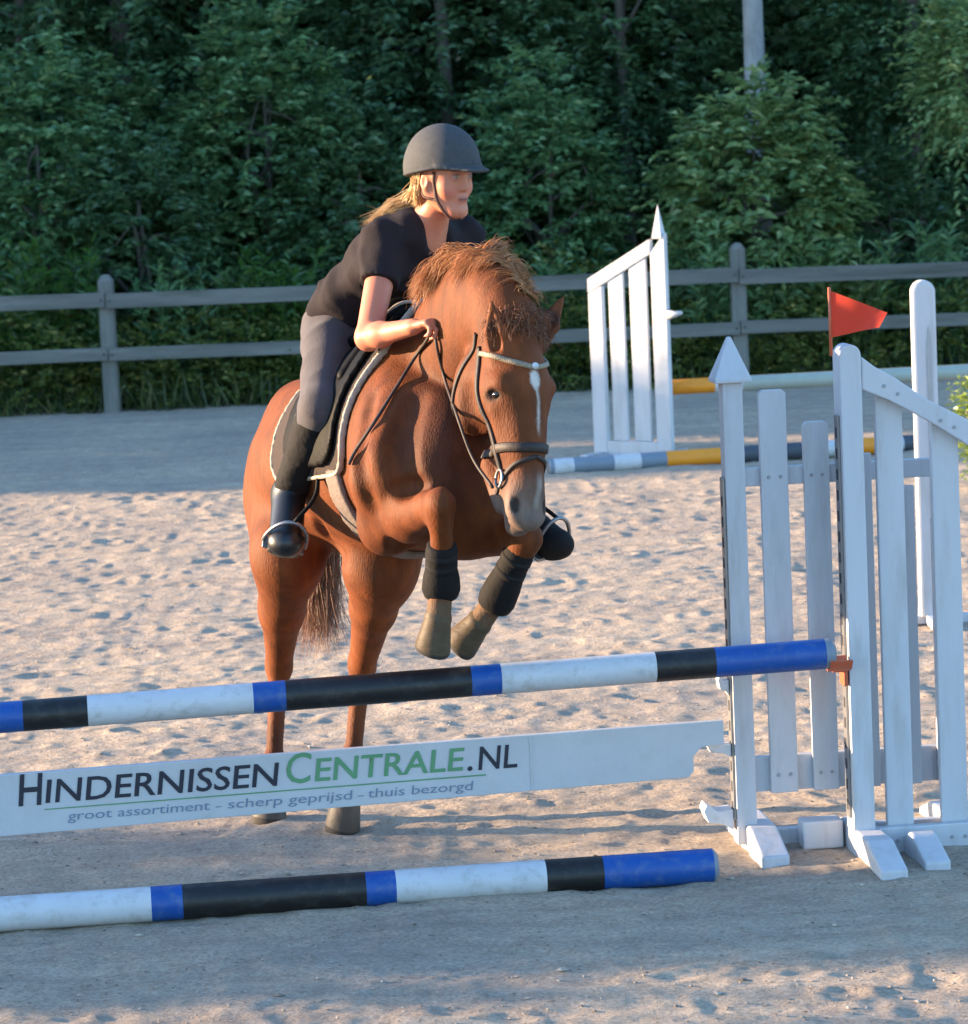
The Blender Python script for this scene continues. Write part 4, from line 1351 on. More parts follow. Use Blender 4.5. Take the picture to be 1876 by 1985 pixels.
# fore legs: upper arm, forearm, knee, cannon, fetlock
def foreleg(sh, el, kn, fe, pa, rk=0.058):
    hf.limb(sh, el, 0.10, 0.090, 0.05)
    hf.limb(el, kn, (0.088, 0.095), (0.043, 0.045), 0.035)
    m = el * 0.6 + kn * 0.4
    hf.ell(m + np.array([0, 0, 0.008]), (0.066, 0.088, 0.068), k=0.04)
    c = (fe - kn) / np.linalg.norm(fe - kn)
    hf.limb(kn + c * 0.005, kn + c * 0.06, (0.040, 0.040), (0.037, 0.037), 0.035)
    hf.ell(kn + HEAD * 0.012 + c * 0.012, (0.027, 0.024, 0.036), k=0.015)
    hf.limb(kn, fe, 0.038, 0.032, 0.025)
    hf.ell(fe, (0.043, 0.047, 0.043), k=0.02)
    hf.limb(fe, pa, 0.036, 0.038, 0.015)
RF = dict(sh=W(752, 935, 10.50), el=W(752, 1015, 10.60), kn=W(857, 976, 10.15), fe=W(855, 1128, 10.27), pa=W(850, 1193, 10.26), ho=W(834, 1260, 10.29))
LF = dict(sh=W(955, 940, 10.52), el=W(950, 1015, 10.66), kn=W(1020, 1042, 10.28), fe=W(966, 1156, 10.38), pa=W(931, 1204, 10.39), ho=W(889, 1248, 10.43))
for q in (RF, LF): foreleg(q['sh'], q['el'], q['kn'], q['fe'], q['pa'])
# hind legs
def hindleg(hip, sti, gas, hock, fe, pa):
    hf.limb(hip, sti, (0.15, 0.19), (0.118, 0.15), 0.06)
    hf.limb(sti, gas, (0.116, 0.14), (0.074, 0.095), 0.05)
    hf.limb(gas, hock, (0.072, 0.09), (0.042, 0.052), 0.04)
    back = np.array([-0.25, 0.9, 0.0]) * 0.045
    hf.limb(gas + back * 1.2, hock + back * 1.1, 0.022, 0.03, 0.03)
    hf.ell(hock, (0.046, 0.058, 0.06), k=0.02)
    hf.limb(hock + back * 0.2, fe, (0.033, 0.042), (0.028, 0.033), 0.015)
    hf.ell(fe, (0.04, 0.046, 0.042), k=0.02)
    hf.limb(fe, pa, 0.035, 0.036, 0.015)
RH = dict(hip=W(560, 985, 11.70), sti=W(558, 1075, 11.42), gas=W(546, 1180, 11.58), hock=W(541, 1292, 11.72), fe=W(531, 1478, 11.62), pa=W(525, 1525, 11.58), ho=G(519, 1592))
LH = dict(hip=W(738, 990, 11.38), sti=W(738, 1092, 11.06), gas=W(724, 1175, 11.2), hock=W(702, 1290, 11.42), fe=W(684, 1468, 11.36), pa=W(676, 1520, 11.33), ho=G(659, 1612))
for q in (RH, LH): hindleg(q['hip'], q['sti'], q['gas'], q['hock'], q['fe'], q['pa'])
hf.limb(W(575, 1000, 11.85), W(560, 1100, 11.72), (0.13, 0.12), (0.09, 0.09), 0.05)      # buttocks run down into the thighs
hf.limb(W(715, 1000, 11.62), W(735, 1100, 11.45), (0.13, 0.12), (0.085, 0.09), 0.05)
# head: its own frame, poll at the origin
HP = W(990, 612, 10.27); HM = W(1007, 1022, 10.10)
HZ = (HP - HM) / np.linalg.norm(HP - HM)
_a = math.radians(31)
HFV = np.array([math.sin(_a), -math.cos(_a), 0.0]); HFV = HFV - HZ * (HFV @ HZ); HFV /= np.linalg.norm(HFV)
HS = np.cross(HZ, HFV)
if HS[0] < 0: HS = -HS
HAX = np.stack([HS, HFV, HZ])
HSC = 1.04
def hl(x, y, z): return HP + HSC * (HS * x + HFV * y + HZ * z)
def hlimb(a, b, r1, r2, k=0.025, op='add'): hf.limb(hl(*a), hl(*b), np.array(r1) * HSC, np.array(r2) * HSC, k, HS, op)
def hell(c, r, k=0.02, op='add'): hf.ell(hl(*c), np.array(r) * HSC, HAX, k, op)
hlimb((0, -0.02, -0.03), (0, 0.0, -0.23), (0.080, 0.090), (0.100, 0.10), 0.05)
hlimb((0, 0.005, -0.22), (0, 0.015, -0.38), (0.098, 0.095), (0.066, 0.078), 0.04)
hlimb((0, 0.015, -0.34), (0, 0.018, -0.50), (0.066, 0.078), (0.052, 0.063), 0.03)
hlimb((0, 0.018, -0.50), (0, 0.012, -0.575), (0.053, 0.063), (0.049, 0.054), 0.03)
hlimb((0, 0.055, -0.16), (0, 0.060, -0.50), (0.052, 0.042), (0.03, 0.030), 0.04)          # flat bone of the face
for s in (-1, 1):
    hell((s * 0.056, -0.118, -0.205), (0.044, 0.105, 0.125), 0.03)                          # jowl
    hlimb((s * 0.042, -0.155, -0.27), (s * 0.018, -0.055, -0.54), (0.028, 0.040), (0.026, 0.030), 0.03)
    hell((s * 0.080, 0.048, -0.215), (0.024, 0.034, 0.030), 0.02)                          # brow
    hlimb((s * 0.080, 0.018, -0.285), (s * 0.056, 0.028, -0.36), 0.014, 0.008, 0.02)        # cheek ridge
    hell((s * 0.040, 0.040, -0.560), (0.024, 0.030, 0.050), 0.02)                          # nostril wing
    pass                   # nostril
    hell((s * 0.096, 0.042, -0.243), (0.014, 0.022, 0.014), 0.008, 'sub')                    # eye socket
hell((0, 0.045, -0.605), (0.038, 0.028, 0.026), 0.02)
hell((0, -0.012, -0.608), (0.036, 0.034, 0.030), 0.015)
hlimb((-0.06, 0.02, -0.588), (0.06, 0.02, -0.588), 0.004, 0.004, 0.006, 'sub')             # mouth line
NOS = hf.snap(np.array([hl(-0.052, 0.066, -0.560), hl(0.052, 0.066, -0.560)]), 0.0, 6)
for p in NOS: hf.ell(p, np.array([0.013, 0.016, 0.027]) * HSC, HAX, 0.008, 'sub')
# ears, hollow to the side they listen to
def ear(b, t, open_dir, w):
    b, t = hl(*b), hl(*t)
    mid = b * 0.55 + t * 0.45
    od = np.asarray(open_dir, float); od /= np.linalg.norm(od)
    hf.limb(b, mid, (w * 0.85, w * 0.7), (w, w * 0.62), 0.02, np.cross(t - b, od))
    hf.limb(mid, t, (w, w * 0.6), (0.006, 0.006), 0.012, np.cross(t - b, od))
    hf.limb(b * 0.8 + t * 0.2 + od * w * 0.62, b * 0.22 + t * 0.78 + od * w * 0.5, (w * 0.52, w * 0.6), (w * 0.25, w * 0.4), 0.006, np.cross(t - b, od), 'sub')
EAR_L = ((-0.068, 0.035, -0.135), (-0.098, 0.055, 0.025)); EAR_R = ((0.078, 0.010, -0.085), (0.185, 0.0, 0.075))
ear(*EAR_L, np.array([-0.30, -0.95, 0.05]), 0.037)
ear(*EAR_R, np.array([0.35, -0.85, 0.2]), 0.036)

def surf(u, v, off=0.0, y0=9.85, y1=12.2):
    """where the sight line through (u, v) first meets the horse"""
    Ys = np.arange(y0, y1, 0.004)
    P = np.array([W(u, v, y) for y in Ys])
    d = hf.sample(P)
    k = np.argmax(d < off)
    return P[k]

def groove(px, r, out, k=0.03):
    P = np.array([surf(u, v) for u, v in px])
    P = P + hf.grad(P) * out
    P = spline(P, len(px) * 3)
    for i in range(len(P) - 1):
        f_ = math.sin(math.pi * (i + 0.5) / (len(P) - 1)) ** 0.5
        hf.limb(P[i], P[i + 1], r * (0.55 + 0.45 * f_), r * (0.55 + 0.45 * f_), k, op='sub')
groove(((892, 900), (885, 960), (880, 1030)), 0.022, 0.014)
groove(((905, 760), (918, 830), (925, 900)), 0.026, 0.020, 0.05)
groove(((806, 770), (782, 830), (776, 890), (792, 940)), 0.030, 0.023, 0.05)
groove(((722, 770), (702, 850), (704, 930), (724, 985)), 0.024, 0.015)
groove(((768, 948), (795, 946), (818, 948)), 0.020, 0.013)
groove(((618, 1010), (640, 1050), (668, 1085)), 0.024, 0.014)
groove(((760, 1050), (790, 1062), (825, 1060)), 0.022, 0.010)
M['coat'] = pigment_mat('chestnut_coat', rough=0.68, spec=0.2, noise=0.32, nscale=24, bump=0.6, bscale=170, stretch=(1, 1, 0.35))
horse = empty('horse', (RH['ho'] + LH['ho']) / 2, 'chestnut horse with a small white star leaping at the striped poles', 'horse')
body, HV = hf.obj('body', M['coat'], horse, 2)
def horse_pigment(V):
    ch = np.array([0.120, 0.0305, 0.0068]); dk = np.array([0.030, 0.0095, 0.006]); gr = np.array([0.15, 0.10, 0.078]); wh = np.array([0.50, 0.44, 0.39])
    C = np.tile(ch, (len(V), 1))
    nz = noise2(V[:, 0] * 7 + V[:, 2] * 5, V[:, 1] * 7 - V[:, 2] * 3, 3)
    nz2 = noise2(V[:, 0] * 19 + V[:, 2] * 11, V[:, 1] * 17 - V[:, 2] * 13, 5)
    C *= (1 + 0.32 * nz + 0.22 * nz2)[:, None]
    def mixin(w, c):
        C[:] = C * (1 - w[:, None]) + c * w[:, None]
    # neck and breast: mostly shade painted into the pigment, partly a darker coat
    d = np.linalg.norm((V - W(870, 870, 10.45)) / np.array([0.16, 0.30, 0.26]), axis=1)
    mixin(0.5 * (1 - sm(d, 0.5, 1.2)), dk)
    loc_ = (V - HP) @ HAX.T / HSC
    x, y, z = loc_.T
    hm = (z < 0.02) & (z > -0.66) & (np.abs(x) < 0.13) & (y > -0.14) & (y < 0.16)
    for q in (RF, LF):
        hm &= np.linalg.norm(V - q['kn'], axis=1) > 0.085
        hm &= np.linalg.norm(V - (q['kn'] * 0.6 + q['el'] * 0.4), axis=1) > 0.12
    front = sm(y, 0.02, 0.05)
    mixin(hm * sm(-z, 0.44, 0.56), gr)
    star = 1 - sm(np.sqrt(((x - 0.002) / 0.016) ** 2 + ((z + 0.205) / 0.029) ** 2), 0.75, 1.15)
    stripe = (1 - sm(np.abs(x - 0.008 + 0.08 * (z + 0.28) - 0.004 * np.sin(z * 40)), 0.0015, 0.0075)) * sm(-z, 0.2, 0.23) * (1 - sm(-z, 0.32, 0.38))
    snip = (1 - sm(np.abs(x - 0.012), 0.006, 0.014)) * sm(-z, 0.46, 0.50) * (1 - sm(-z, 0.545, 0.58))
    mixin(hm * front * np.clip(star + stripe * 0.85 + snip * 0.35, 0, 1), wh)
    # dark inside the ears and nostrils, round the eyes
    for s in (-1, 1):
        nl = (NOS[0 if s < 0 else 1] - HP) @ HAX.T / HSC
        w = 1 - sm(np.linalg.norm((loc_ - nl) / [0.0165, 0.022, 0.030], axis=1), 0.75, 1.05)
        mixin(hm * w, np.array([0.03, 0.018, 0.014]))
        w = 1 - sm(np.linalg.norm((loc_ - [s * 0.094, 0.042, -0.243]) / [0.024, 0.03, 0.02], axis=1), 0.7, 1.3)
        mixin(hm * w, np.array([0.04, 0.018, 0.01]))
    for (b, t), od in ((EAR_L, np.array([-0.30, -0.95, 0.05])), (EAR_R, np.array([0.35, -0.85, 0.2]))):
        od = od / np.linalg.norm(od)
        m = hl(*b) * 0.45 + hl(*t) * 0.55 + od * 0.012
        w = 1 - sm(np.linalg.norm((V - m) / 0.032, axis=1), 0.5, 1.0)
        mixin(0.6 * w, dk * 0.6)
    # lower legs
    for q in (RH, LH):
        t = (V - q['hock']) @ (q['pa'] - q['hock']) / ((q['pa'] - q['hock']) @ (q['pa'] - q['hock']))
        near = np.linalg.norm(V - (q['hock'] + np.clip(t, 0, 1)[:, None] * (q['pa'] - q['hock'])), axis=1) < 0.09
        mixin(near * 0.45 * sm(t, 0.25, 0.9), dk)
    for q in (RF, LF):
        near = np.linalg.norm(V - q['pa'], axis=1)
        mixin(1 - sm(near, 0.045, 0.075), np.array([0.11, 0.062, 0.034]))
    return C
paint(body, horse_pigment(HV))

# hooves: horn walls with a dark sole
M['horn'] = mat('hoof_horn', (0.085, 0.058, 0.034), 0.55, 0.25, 14, bump=0.2, bump_scale=40, stretch=(1, 1, 3), dirt=(0.05, 0.036, 0.024), dirt_amt=0.8, spec=0.2)
M['horn_dark'] = mat('hoof_horn_dark', (0.075, 0.055, 0.042), 0.6, 0.3, 14, bump=0.2)
M['sole'] = mat('hoof_sole', (0.035, 0.028, 0.022), 0.8, 0.3, 20)
def hoof(pa, tip, r0, r1, m, flat=None):
    ax = tip - pa
    Lh = np.linalg.norm(ax); ax = ax / Lh
    fwd = HEAD - ax * (HEAD @ ax); fwd /= np.linalg.norm(fwd)
    sd = np.cross(ax, fwd)
    n = 20
    ang = np.linspace(0, 2 * np.pi, n, endpoint=False)
    V, F, MI = [], [], []
    prof = [(-0.18, r0 * 0.80), (-0.06, r0 * 0.95), (0.04, r0 * 1.03), (0.14, r0 * 1.0), (0.5, (r0 + r1) / 2), (0.86, r1), (0.97, r1 * 0.95), (1.0, r1 * 0.82), (0.95, r1 * 0.70)]
    for t, r in prof:
        for a in ang:
            k = 1.0 + 0.16 * max(0.0, math.cos(a)) * t
            if t > 0.8 and math.cos(a) < -0.75: k *= 0.9
            p = pa + ax * Lh * t + fwd * (r * k * math.cos(a) + 0.012 * t) + sd * r * math.sin(a)
            if flat is not None and t >= 0.95: p[2] = flat + (0.010 if r > r1 * 0.9 else 0.0) + (0.01 if r < r1 * 0.75 else 0)
            V.append(p)
    for i in range(len(prof) - 1):
        for j in range(n):
            j2 = (j + 1) % n
            F.append((i * n + j, i * n + j2, (i + 1) * n + j2, (i + 1) * n + j)); MI.append(1 if i >= 5 else 0)
    c = len(V); o = (len(prof) - 1) * n
    V.append(np.mean(V[o:o + n], axis=0))
    for j in range(0, n, 2):
        F.append((c, o + j, o + (j + 1) % n, o + (j + 2) % n)); MI.append(1)
    return from_np('hoof', np.array(V), np.array(F), [m, M['sole']], horse, mat_idx=MI)
hoof(RF['pa'], RF['ho'], 0.041, 0.055, M['horn'])
hoof(LF['pa'], LF['ho'], 0.041, 0.055, M['horn'])
hoof(RH['pa'], RH['ho'] + [0, 0, 0.0], 0.044, 0.060, M['horn_dark'], flat=-0.012)
hoof(LH['pa'], LH['ho'] + [0, 0, 0.0], 0.044, 0.060, M['horn_dark'], flat=-0.012)
# eyes
M['eye'] = mat('dark_eye', (0.012, 0.007, 0.005), 0.08, 0.2, 40, spec=0.6)
for s in (-1, 1):
    bm = bmesh.new()
    bmesh.ops.create_uvsphere(bm, u_segments=16, v_segments=10, radius=0.0175, matrix=Matrix.Translation(tuple(hl(s * 0.081, 0.041, -0.243))) @ Matrix([[*HAX[:, i] , 0] for i in range(3)] + [[0, 0, 0, 1]]) @ Matrix.Diagonal((1.0, 1.25, 0.85, 1)))
    from_bm('eye', bm, M['eye'], horse, smooth=True)
# tendon boots on the front cannons
M['boot_dark'] = mat('tendon_boot', (0.011, 0.0095, 0.0095), 0.8, 0.25, 18, bump=0.25, bump_scale=60, spec=0.15)
M['strap_grey'] = mat('boot_strap', (0.016, 0.014, 0.014), 0.8, 0.2, 20, spec=0.15)
for q in (RF, LF):
    a, b = q['kn'], q['fe']
    ax = (b - a)
    t0_ = 0.52 if q is RF else 0.14
    def tb(x): return t0_ + (1.14 - t0_) * x
    prof = [(tb(x), r) for x, r in ((0.0, 0.040), (0.03, 0.046), (0.25, 0.047), (0.5, 0.049), (0.7, 0.056), (0.9, 0.059), (1.0, 0.054))]
    o = tube_obj('tendon_boot', [a + ax * t for t, r in prof], [r for t, r in prof], M['boot_dark'], horse, 18)
    for t in (tb(0.2), tb(0.42)):
        tube_obj('strap', [a + ax * (t - 0.045), a + ax * (t - 0.04), a + ax * (t + 0.04), a + ax * (t + 0.045)], [0.044, 0.0492, 0.0492, 0.044], M['strap_grey'], o, 18)
    tube_obj('boot_rim', [a + ax * 1.13, a + ax * 1.135, a + ax * 1.15, a + ax * 1.155], [0.048, 0.054, 0.054, 0.048], M['horn'], o, 18)

# ------------------------------------------------------------------ hair
def hair_mat(name, c0, c1, rough=0.45):
    m = leaf_mat(name, c0, c1, trans=0.18, rough=rough)
    return m
M['mane'] = hair_mat('mane_hair', (0.27, 0.090, 0.022), (0.56, 0.235, 0.075))
M['tail'] = hair_mat('tail_hair', (0.16, 0.050, 0.020), (0.34, 0.13, 0.055))
M['forelock'] = hair_mat('forelock_hair', (0.15, 0.048, 0.018), (0.32, 0.125, 0.05))
def strands(name, paths, w0, m, parent, kind=None, seed=0):
    """flat tapering locks: paths (n, k, 3)"""
    P = np.asarray(paths, float)
    n, k, _ = P.shape
    rng = np.random.default_rng(seed)
    T = np.gradient(P, axis=1)
    T /= np.linalg.norm(T, axis=2)[..., None] + 1e-9
    ref = unit(rng, n)[:, None, :]
    S = np.cross(T, ref); S /= np.linalg.norm(S, axis=2)[..., None] + 1e-9
    U = np.cross(S, T)
    w = w0 * rng.uniform(0.5, 1.3, n)[:, None] * np.linspace(1, 0.12, k)[None, :]
    V = np.stack([P + S * w[..., None], P - S * w[..., None] * 0.5 + U * w[..., None] * 0.87, P - S * w[..., None] * 0.5 - U * w[..., None] * 0.87], 2).reshape(-1, 3)
    b = (np.arange(n)[:, None, None] * k + np.arange(k - 1)[None, :, None]) * 3
    F = []
    for j in range(3):
        j2 = (j + 1) % 3
        F.append(np.stack([b + j, b + j2, b + 3 + j2, b + 3 + j], -1).reshape(-1, 4))
    o = from_np(name, V, np.vstack(F), m, parent)
    if kind: o['kind'] = kind
    return o
def curl(rng, root, d0, grav, length, k=9, wav=0.012, out=None):
    """locks that leave along d0 and bend towards grav"""
    n = len(root)
    t = np.linspace(0, 1, k)[None, :, None]
    L = length[:, None, None]
    P = root[:, None, :] + L * (d0[:, None, :] * (t - 0.45 * t * t) + grav[:, None, :] * (0.62 * t * t))
    ph = rng.uniform(0, 6.28, (n, 1, 3)); fr = rng.uniform(4, 9, (n, 1, 1))
    return P + wav * t * np.sin(fr * t + ph)
def mane():
    rng = np.random.default_rng(9)
    crest = [J['N0'] + [0, 0, 0.0], J['N1'], J['N2'], J['N3'], HP + [0, 0.04, 0]]
    tops = hf.snap(np.array([W(856, 580, 10.66), W(864, 550, 10.62), W(880, 522, 10.55), W(908, 500, 10.48), W(955, 510, 10.38), W(1000, 560, 10.30), W(1012, 590, 10.26)]), 0.0, 12)
    line = hf.snap(spline(tops, 60), -0.004, 4)
    n = 6500
    t = rng.uniform(0, 0.93, n)
    ii = np.clip((t * 59).astype(int), 0, 59)
    root = line[ii] + 0.010 * rng.standard_normal((n, 3))
    nrm = hf.grad(root)
    side0 = rng.random(n)
    side = np.where(side0 < np.where(t < 0.5, 0.75, 0.5), -1.0, 1.0)
    clump = (np.floor(t * 22)).astype(int) * 2 + (side > 0)
    cr = np.random.default_rng(4)
    cdir = cr.standard_normal((60, 3)); clen = cr.uniform(0.8, 1.2, 60)
    d0 = nrm * 0.55 + LAT * (side * 0.8)[:, None] + 0.10 * rng.standard_normal((n, 3)) + cdir[clump] * 0.16 + np.array([0.0, 0.3, 0.0])
    d0 /= np.linalg.norm(d0, axis=1)[:, None]
    g = LAT * (side * 0.25)[:, None] + np.array([0, 0.25, -0.9]) + 0.12 * rng.standard_normal((n, 3)) + cdir[clump] * 0.22
    ln = rng.uniform(0.075, 0.15, n) * clen[clump] * (0.6 + 0.4 * sm(t, 0.05, 0.4)) * np.where(t > 0.74, np.where(side > 0, 0.30, 0.5), 1.0)
    P = curl(rng, root, d0, g, ln, 9, 0.007)
    sh = P.shape
    Q = P.reshape(-1, 3)
    for _ in range(2):
        d = hf.sample(Q)
        Q = Q + hf.grad(Q) * np.clip(0.010 - d, 0, 0.06)[:, None]
    strands('mane', Q.reshape(sh), 0.0017, M['mane'], horse)
    # forelock between the ears, over the brow
    n = 480
    r = np.stack([rng.uniform(-0.03, 0.05, n), rng.uniform(-0.02, 0.05, n), rng.uniform(-0.07, 0.0, n)], 1)
    root = HP + HSC * (r @ HAX)
    root = hf.snap(root, 0.0, 4)
    lk = rng.integers(0, 9, n)
    ld = np.random.default_rng(8).standard_normal((9, 3)) * 0.35
    d0 = HFV * 0.5 + HZ * 0.1 + HS * (r[:, :1] * 6) + ld[lk] * 0.5 + 0.08 * rng.standard_normal((n, 3))
    g = -HZ * 1.1 + HFV * 0.1 + HS * (r[:, :1] * 7 + 0.05) + ld[lk] + 0.06 * rng.standard_normal((n, 3))
    P = curl(rng, root, d0, g, rng.uniform(0.03, 0.085, n) * np.random.default_rng(3).uniform(0.6, 1.2, 9)[lk], 9, 0.006)
    sh = P.shape
    Q = P.reshape(-1, 3)
    d = hf.sample(Q)
    Q = Q + hf.grad(Q) * np.clip(0.006 - d, 0, 0.05)[:, None]
    strands('forelock', Q.reshape(sh), 0.0016, M['forelock'], horse)
    # tail, hanging and blown between the hind legs
    n = 2000
    b = W(622, 905, 12.02)
    root = b + rng.standard_normal((n, 3)) * [0.03, 0.02, 0.03]
    tips = np.array([W(615, 1240, 11.98)]) + rng.standard_normal((n, 3)) * [0.055, 0.05, 0.03]
    midp = np.array([W(618, 1085, 12.10)]) + rng.standard_normal((n, 3)) * [0.05, 0.04, 0.05]
    tt = np.linspace(0, 1, 12)[None, :, None]
    ln = rng.uniform(0.72, 1.06, n)[:, None, None]
    P = (1 - tt * ln) ** 2 * root[:, None] + 2 * (1 - tt * ln) * tt * ln * midp[:, None] + (tt * ln) ** 2 * tips[:, None]
    P = P + 0.012 * tt * np.sin(7 * tt + rng.uniform(0, 6.28, (n, 1, 3)))
    strands('tail', P, 0.0022, M['tail'], horse)
mane()

# ------------------------------------------------------------------ saddlery on the horse
BX = (J['T5'] - J['T1']); BX /= np.linalg.norm(BX)         # along the back, forwards
BZ = np.cross(LAT, BX) if np.cross(LAT, BX)[2] > 0 else np.cross(BX, LAT)
BL = np.cross(BX, BZ)
if BL @ LAT < 0: BL = -BL
BC = J['T4']
def shell(lo, hi, h, off, half, region, name, m, parent, smooth=2):
    """a layer lying on the trunk: distance off +- half, limited by region(s along, l across, t up)"""
    F_ = Field(lo, hi, h)
    sl, x, y, z = F_.block(F_.lo, F_.lo + F_.n * h)
    T_ = Field(hf.lo, hf.lo + 1, hf.h); T_.n = np.array(TRUNK.shape); T_.a = TRUNK
    Xg, Yg, Zg = np.broadcast_arrays(x, y, z)
    P = np.stack([Xg.ravel(), Yg.ravel(), Zg.ravel()], 1)
    d = T_.sample(P)
    q = P - BC
    reg = region(q @ BX, q @ BL, q @ BZ)
    f = np.maximum(np.abs(d - off) - half, reg)
    F_.a = f.reshape(Xg.shape).astype(np.float32)
    return F_.obj(name, m, parent, smooth)
def box2(s, t, s0, s1, t0, t1, r=0.05):
    """signed distance of a rounded rectangle"""
    a = np.abs(s - (s0 + s1) / 2) - (s1 - s0) / 2 + r
    b = np.abs(t - (t0 + t1) / 2) - (t1 - t0) / 2 + r
    return np.sqrt(np.maximum(a, 0) ** 2 + np.maximum(b, 0) ** 2) + np.minimum(np.maximum(a, b), 0) - r
slo, shi = (-0.85, 10.4, 0.85), (0.35, 11.75, 1.85)
M['pad'] = mat('saddle_pad_cloth', (0.024, 0.012, 0.009), 0.9, 0.2, 20, bump=0.3, bump_scale=80)
M['pad_edge'] = mat('pale_binding', (0.36, 0.30, 0.24), 0.8, 0.1, 20, bump=0.2, bump_scale=80)
M['leather'] = mat('black_leather', (0.003, 0.0027, 0.0027), 0.6, 0.25, 14, bump=0.15, bump_scale=60, spec=0.12)
M['brown_leather'] = mat('brown_leather', (0.022, 0.011, 0.008), 0.65, 0.25, 14, bump=0.15, bump_scale=60)
M['girth'] = mat('girth_webbing', (0.15, 0.11, 0.09), 0.8, 0.2, 20, bump=0.3, bump_scale=60)
pad = empty('saddle_pad', W(700, 760, 11.0), 'dark saddle pad with a pale bound edge under the saddle', 'saddle pad')
PS0, PS1, PT0 = -0.56, 0.085, -0.06
def pad_reg(s, l, t): return box2(s - 0.16 * np.clip(t, -1, 0.3), t, PS0, PS1, PT0, 1.0, 0.09)
shell(slo, shi, 0.009, 0.010, 0.008, pad_reg, 'cloth', M['pad'], pad)
shell(slo, shi, 0.007, 0.0115, 0.0115, lambda s, l, t: np.abs(pad_reg(s, l, t) + 0.004) - 0.0075, 'binding', M['pad_edge'], pad)
saddle = empty('saddle', W(715, 700, 11.1), 'black leather jumping saddle under the rider', 'saddle')
def flap_reg(s, l, t): return box2(s - 0.12 * np.clip(t, -1, 0.3), t, -0.36, 0.045, PT0 + 0.035, 0.9, 0.1)
shell(slo, shi, 0.009, 0.030, 0.009, flap_reg, 'flap', M['leather'], saddle)
sf = Field((-0.75, 10.55, 1.35), (0.15, 11.6, 1.95), 0.008)
def bl(s, l, t): return BC + BX * s + BL * l + BZ * t
def back_t(s):
    """height of the back above the body axis"""
    tt = np.linspace(0.1, 0.6, 120)
    T_ = Field(hf.lo, hf.lo + 1, hf.h); T_.n = np.array(TRUNK.shape); T_.a = TRUNK
    v = T_.sample(np.array([bl(s, 0, t) for t in tt]))
    k = np.argmax(v > 0)
    return tt[k]
b0, b1, b2, b3 = (back_t(s) for s in (0.02, -0.12, -0.26, -0.42))
sf.limb(bl(0.0, 0, b0 + 0.045), bl(-0.10, 0, b1 + 0.035), (0.09, 0.05), (0.11, 0.04), 0.04, BL)
sf.limb(bl(-0.10, 0, b1 + 0.035), bl(-0.26, 0, b2 + 0.03), (0.11, 0.04), (0.15, 0.04), 0.04, BL)
sf.limb(bl(-0.26, 0, b2 + 0.03), bl(-0.42, 0, b3 + 0.07), (0.15, 0.04), (0.14, 0.035), 0.04, BL)
for s_ in (-1, 1):
    sf.limb(bl(0.0, s_ * 0.06, b0 + 0.03), bl(0.0, s_ * 0.22, b0 - 0.14), 0.028, 0.022, 0.03)
sf.obj('seat', M['leather'], saddle)
tube_obj('pommel_piping', [bl(0.052 - 0.03 * abs(t), 0.10 * t, b0 + 0.075 - 0.07 * t * t) for t in np.linspace(-1, 1, 15)], 0.006, M['pad_edge'], saddle, 6)
# girth strap round the belly
shell((-0.85, 10.3, 0.7), (0.5, 11.6, 1.6), 0.009, 0.008, 0.010, lambda s, l, t: np.maximum(np.abs(s + 0.02 - 0.06 * t) - 0.045, t + 0.02), 'girth', M['girth'], saddle)

# straps that follow a surface
def strap(name, pts, width, thick, m, parent, field=hf, off=0.002, n=40, closed=False, snap=True):
    P = spline(pts, n)
    if snap: P = field.snap(P, off, 6)
    Nn = field.grad(P) if snap else None
    T_ = np.gradient(P, axis=0); T_ /= np.linalg.norm(T_, axis=1)[:, None] + 1e-9
    if Nn is None:
        Nn = np.cross(T_, np.cross(np.array([0.1, 0.2, 1.0]), T_)); Nn /= np.linalg.norm(Nn, axis=1)[:, None] + 1e-9
    B = np.cross(T_, Nn); B /= np.linalg.norm(B, axis=1)[:, None] + 1e-9
    w = width / 2
    ring = [P + B * w, P + B * w * 0.8 + Nn * thick, P - B * w * 0.8 + Nn * thick, P - B * w, P - B * w * 0.8 - Nn * 0.002, P + B * w * 0.8 - Nn * 0.002]
    V = np.stack(ring, 1).reshape(-1, 3)
    k = 6
    i = np.arange(n - 1)[:, None] * k; j = np.arange(k)[None, :]; j2 = (j + 1) % k
    F = np.stack([i + j, i + j2, i + k + j2, i + k + j], -1).reshape(-1, 4)
    o = (n - 1) * k
    F = np.vstack([F, [[0, 1, 2, 3], [0, 3, 4, 5], [o + 3, o + 2, o + 1, o], [o + 5, o + 4, o + 3, o]]])
    return from_np(name, V, F, m, parent)
bridle = empty('bridle', hl(0, 0.06, -0.3), 'brown leather bridle with a pale browband on the horse\'s head', 'bridle')
def H(*p): return [hl(*q) for q in p]
strap('noseband', H((-0.062, -0.10, -0.385), (-0.085, -0.03, -0.392), (-0.075, 0.05, -0.395), (0.0, 0.10, -0.40), (0.075, 0.05, -0.395), (0.085, -0.03, -0.392), (0.062, -0.10, -0.385)), 0.030, 0.005, M['brown_leather'], bridle, n=50)
strap('flash_strap', H((0.0, 0.098, -0.425), (-0.05, 0.065, -0.445), (-0.075, 0.02, -0.475), (-0.05, -0.04, -0.51)), 0.014, 0.005, M['brown_leather'], bridle, n=30)
strap('flash_strap', H((0.0, 0.098, -0.425), (0.05, 0.065, -0.445), (0.075, 0.02, -0.475), (0.05, -0.04, -0.51)), 0.014, 0.005, M['brown_leather'], bridle, n=30)
M['browband'] = mat('pale_browband', (0.24, 0.18, 0.12), 0.5, 0.25, 60, bump=0.4, bump_scale=200)
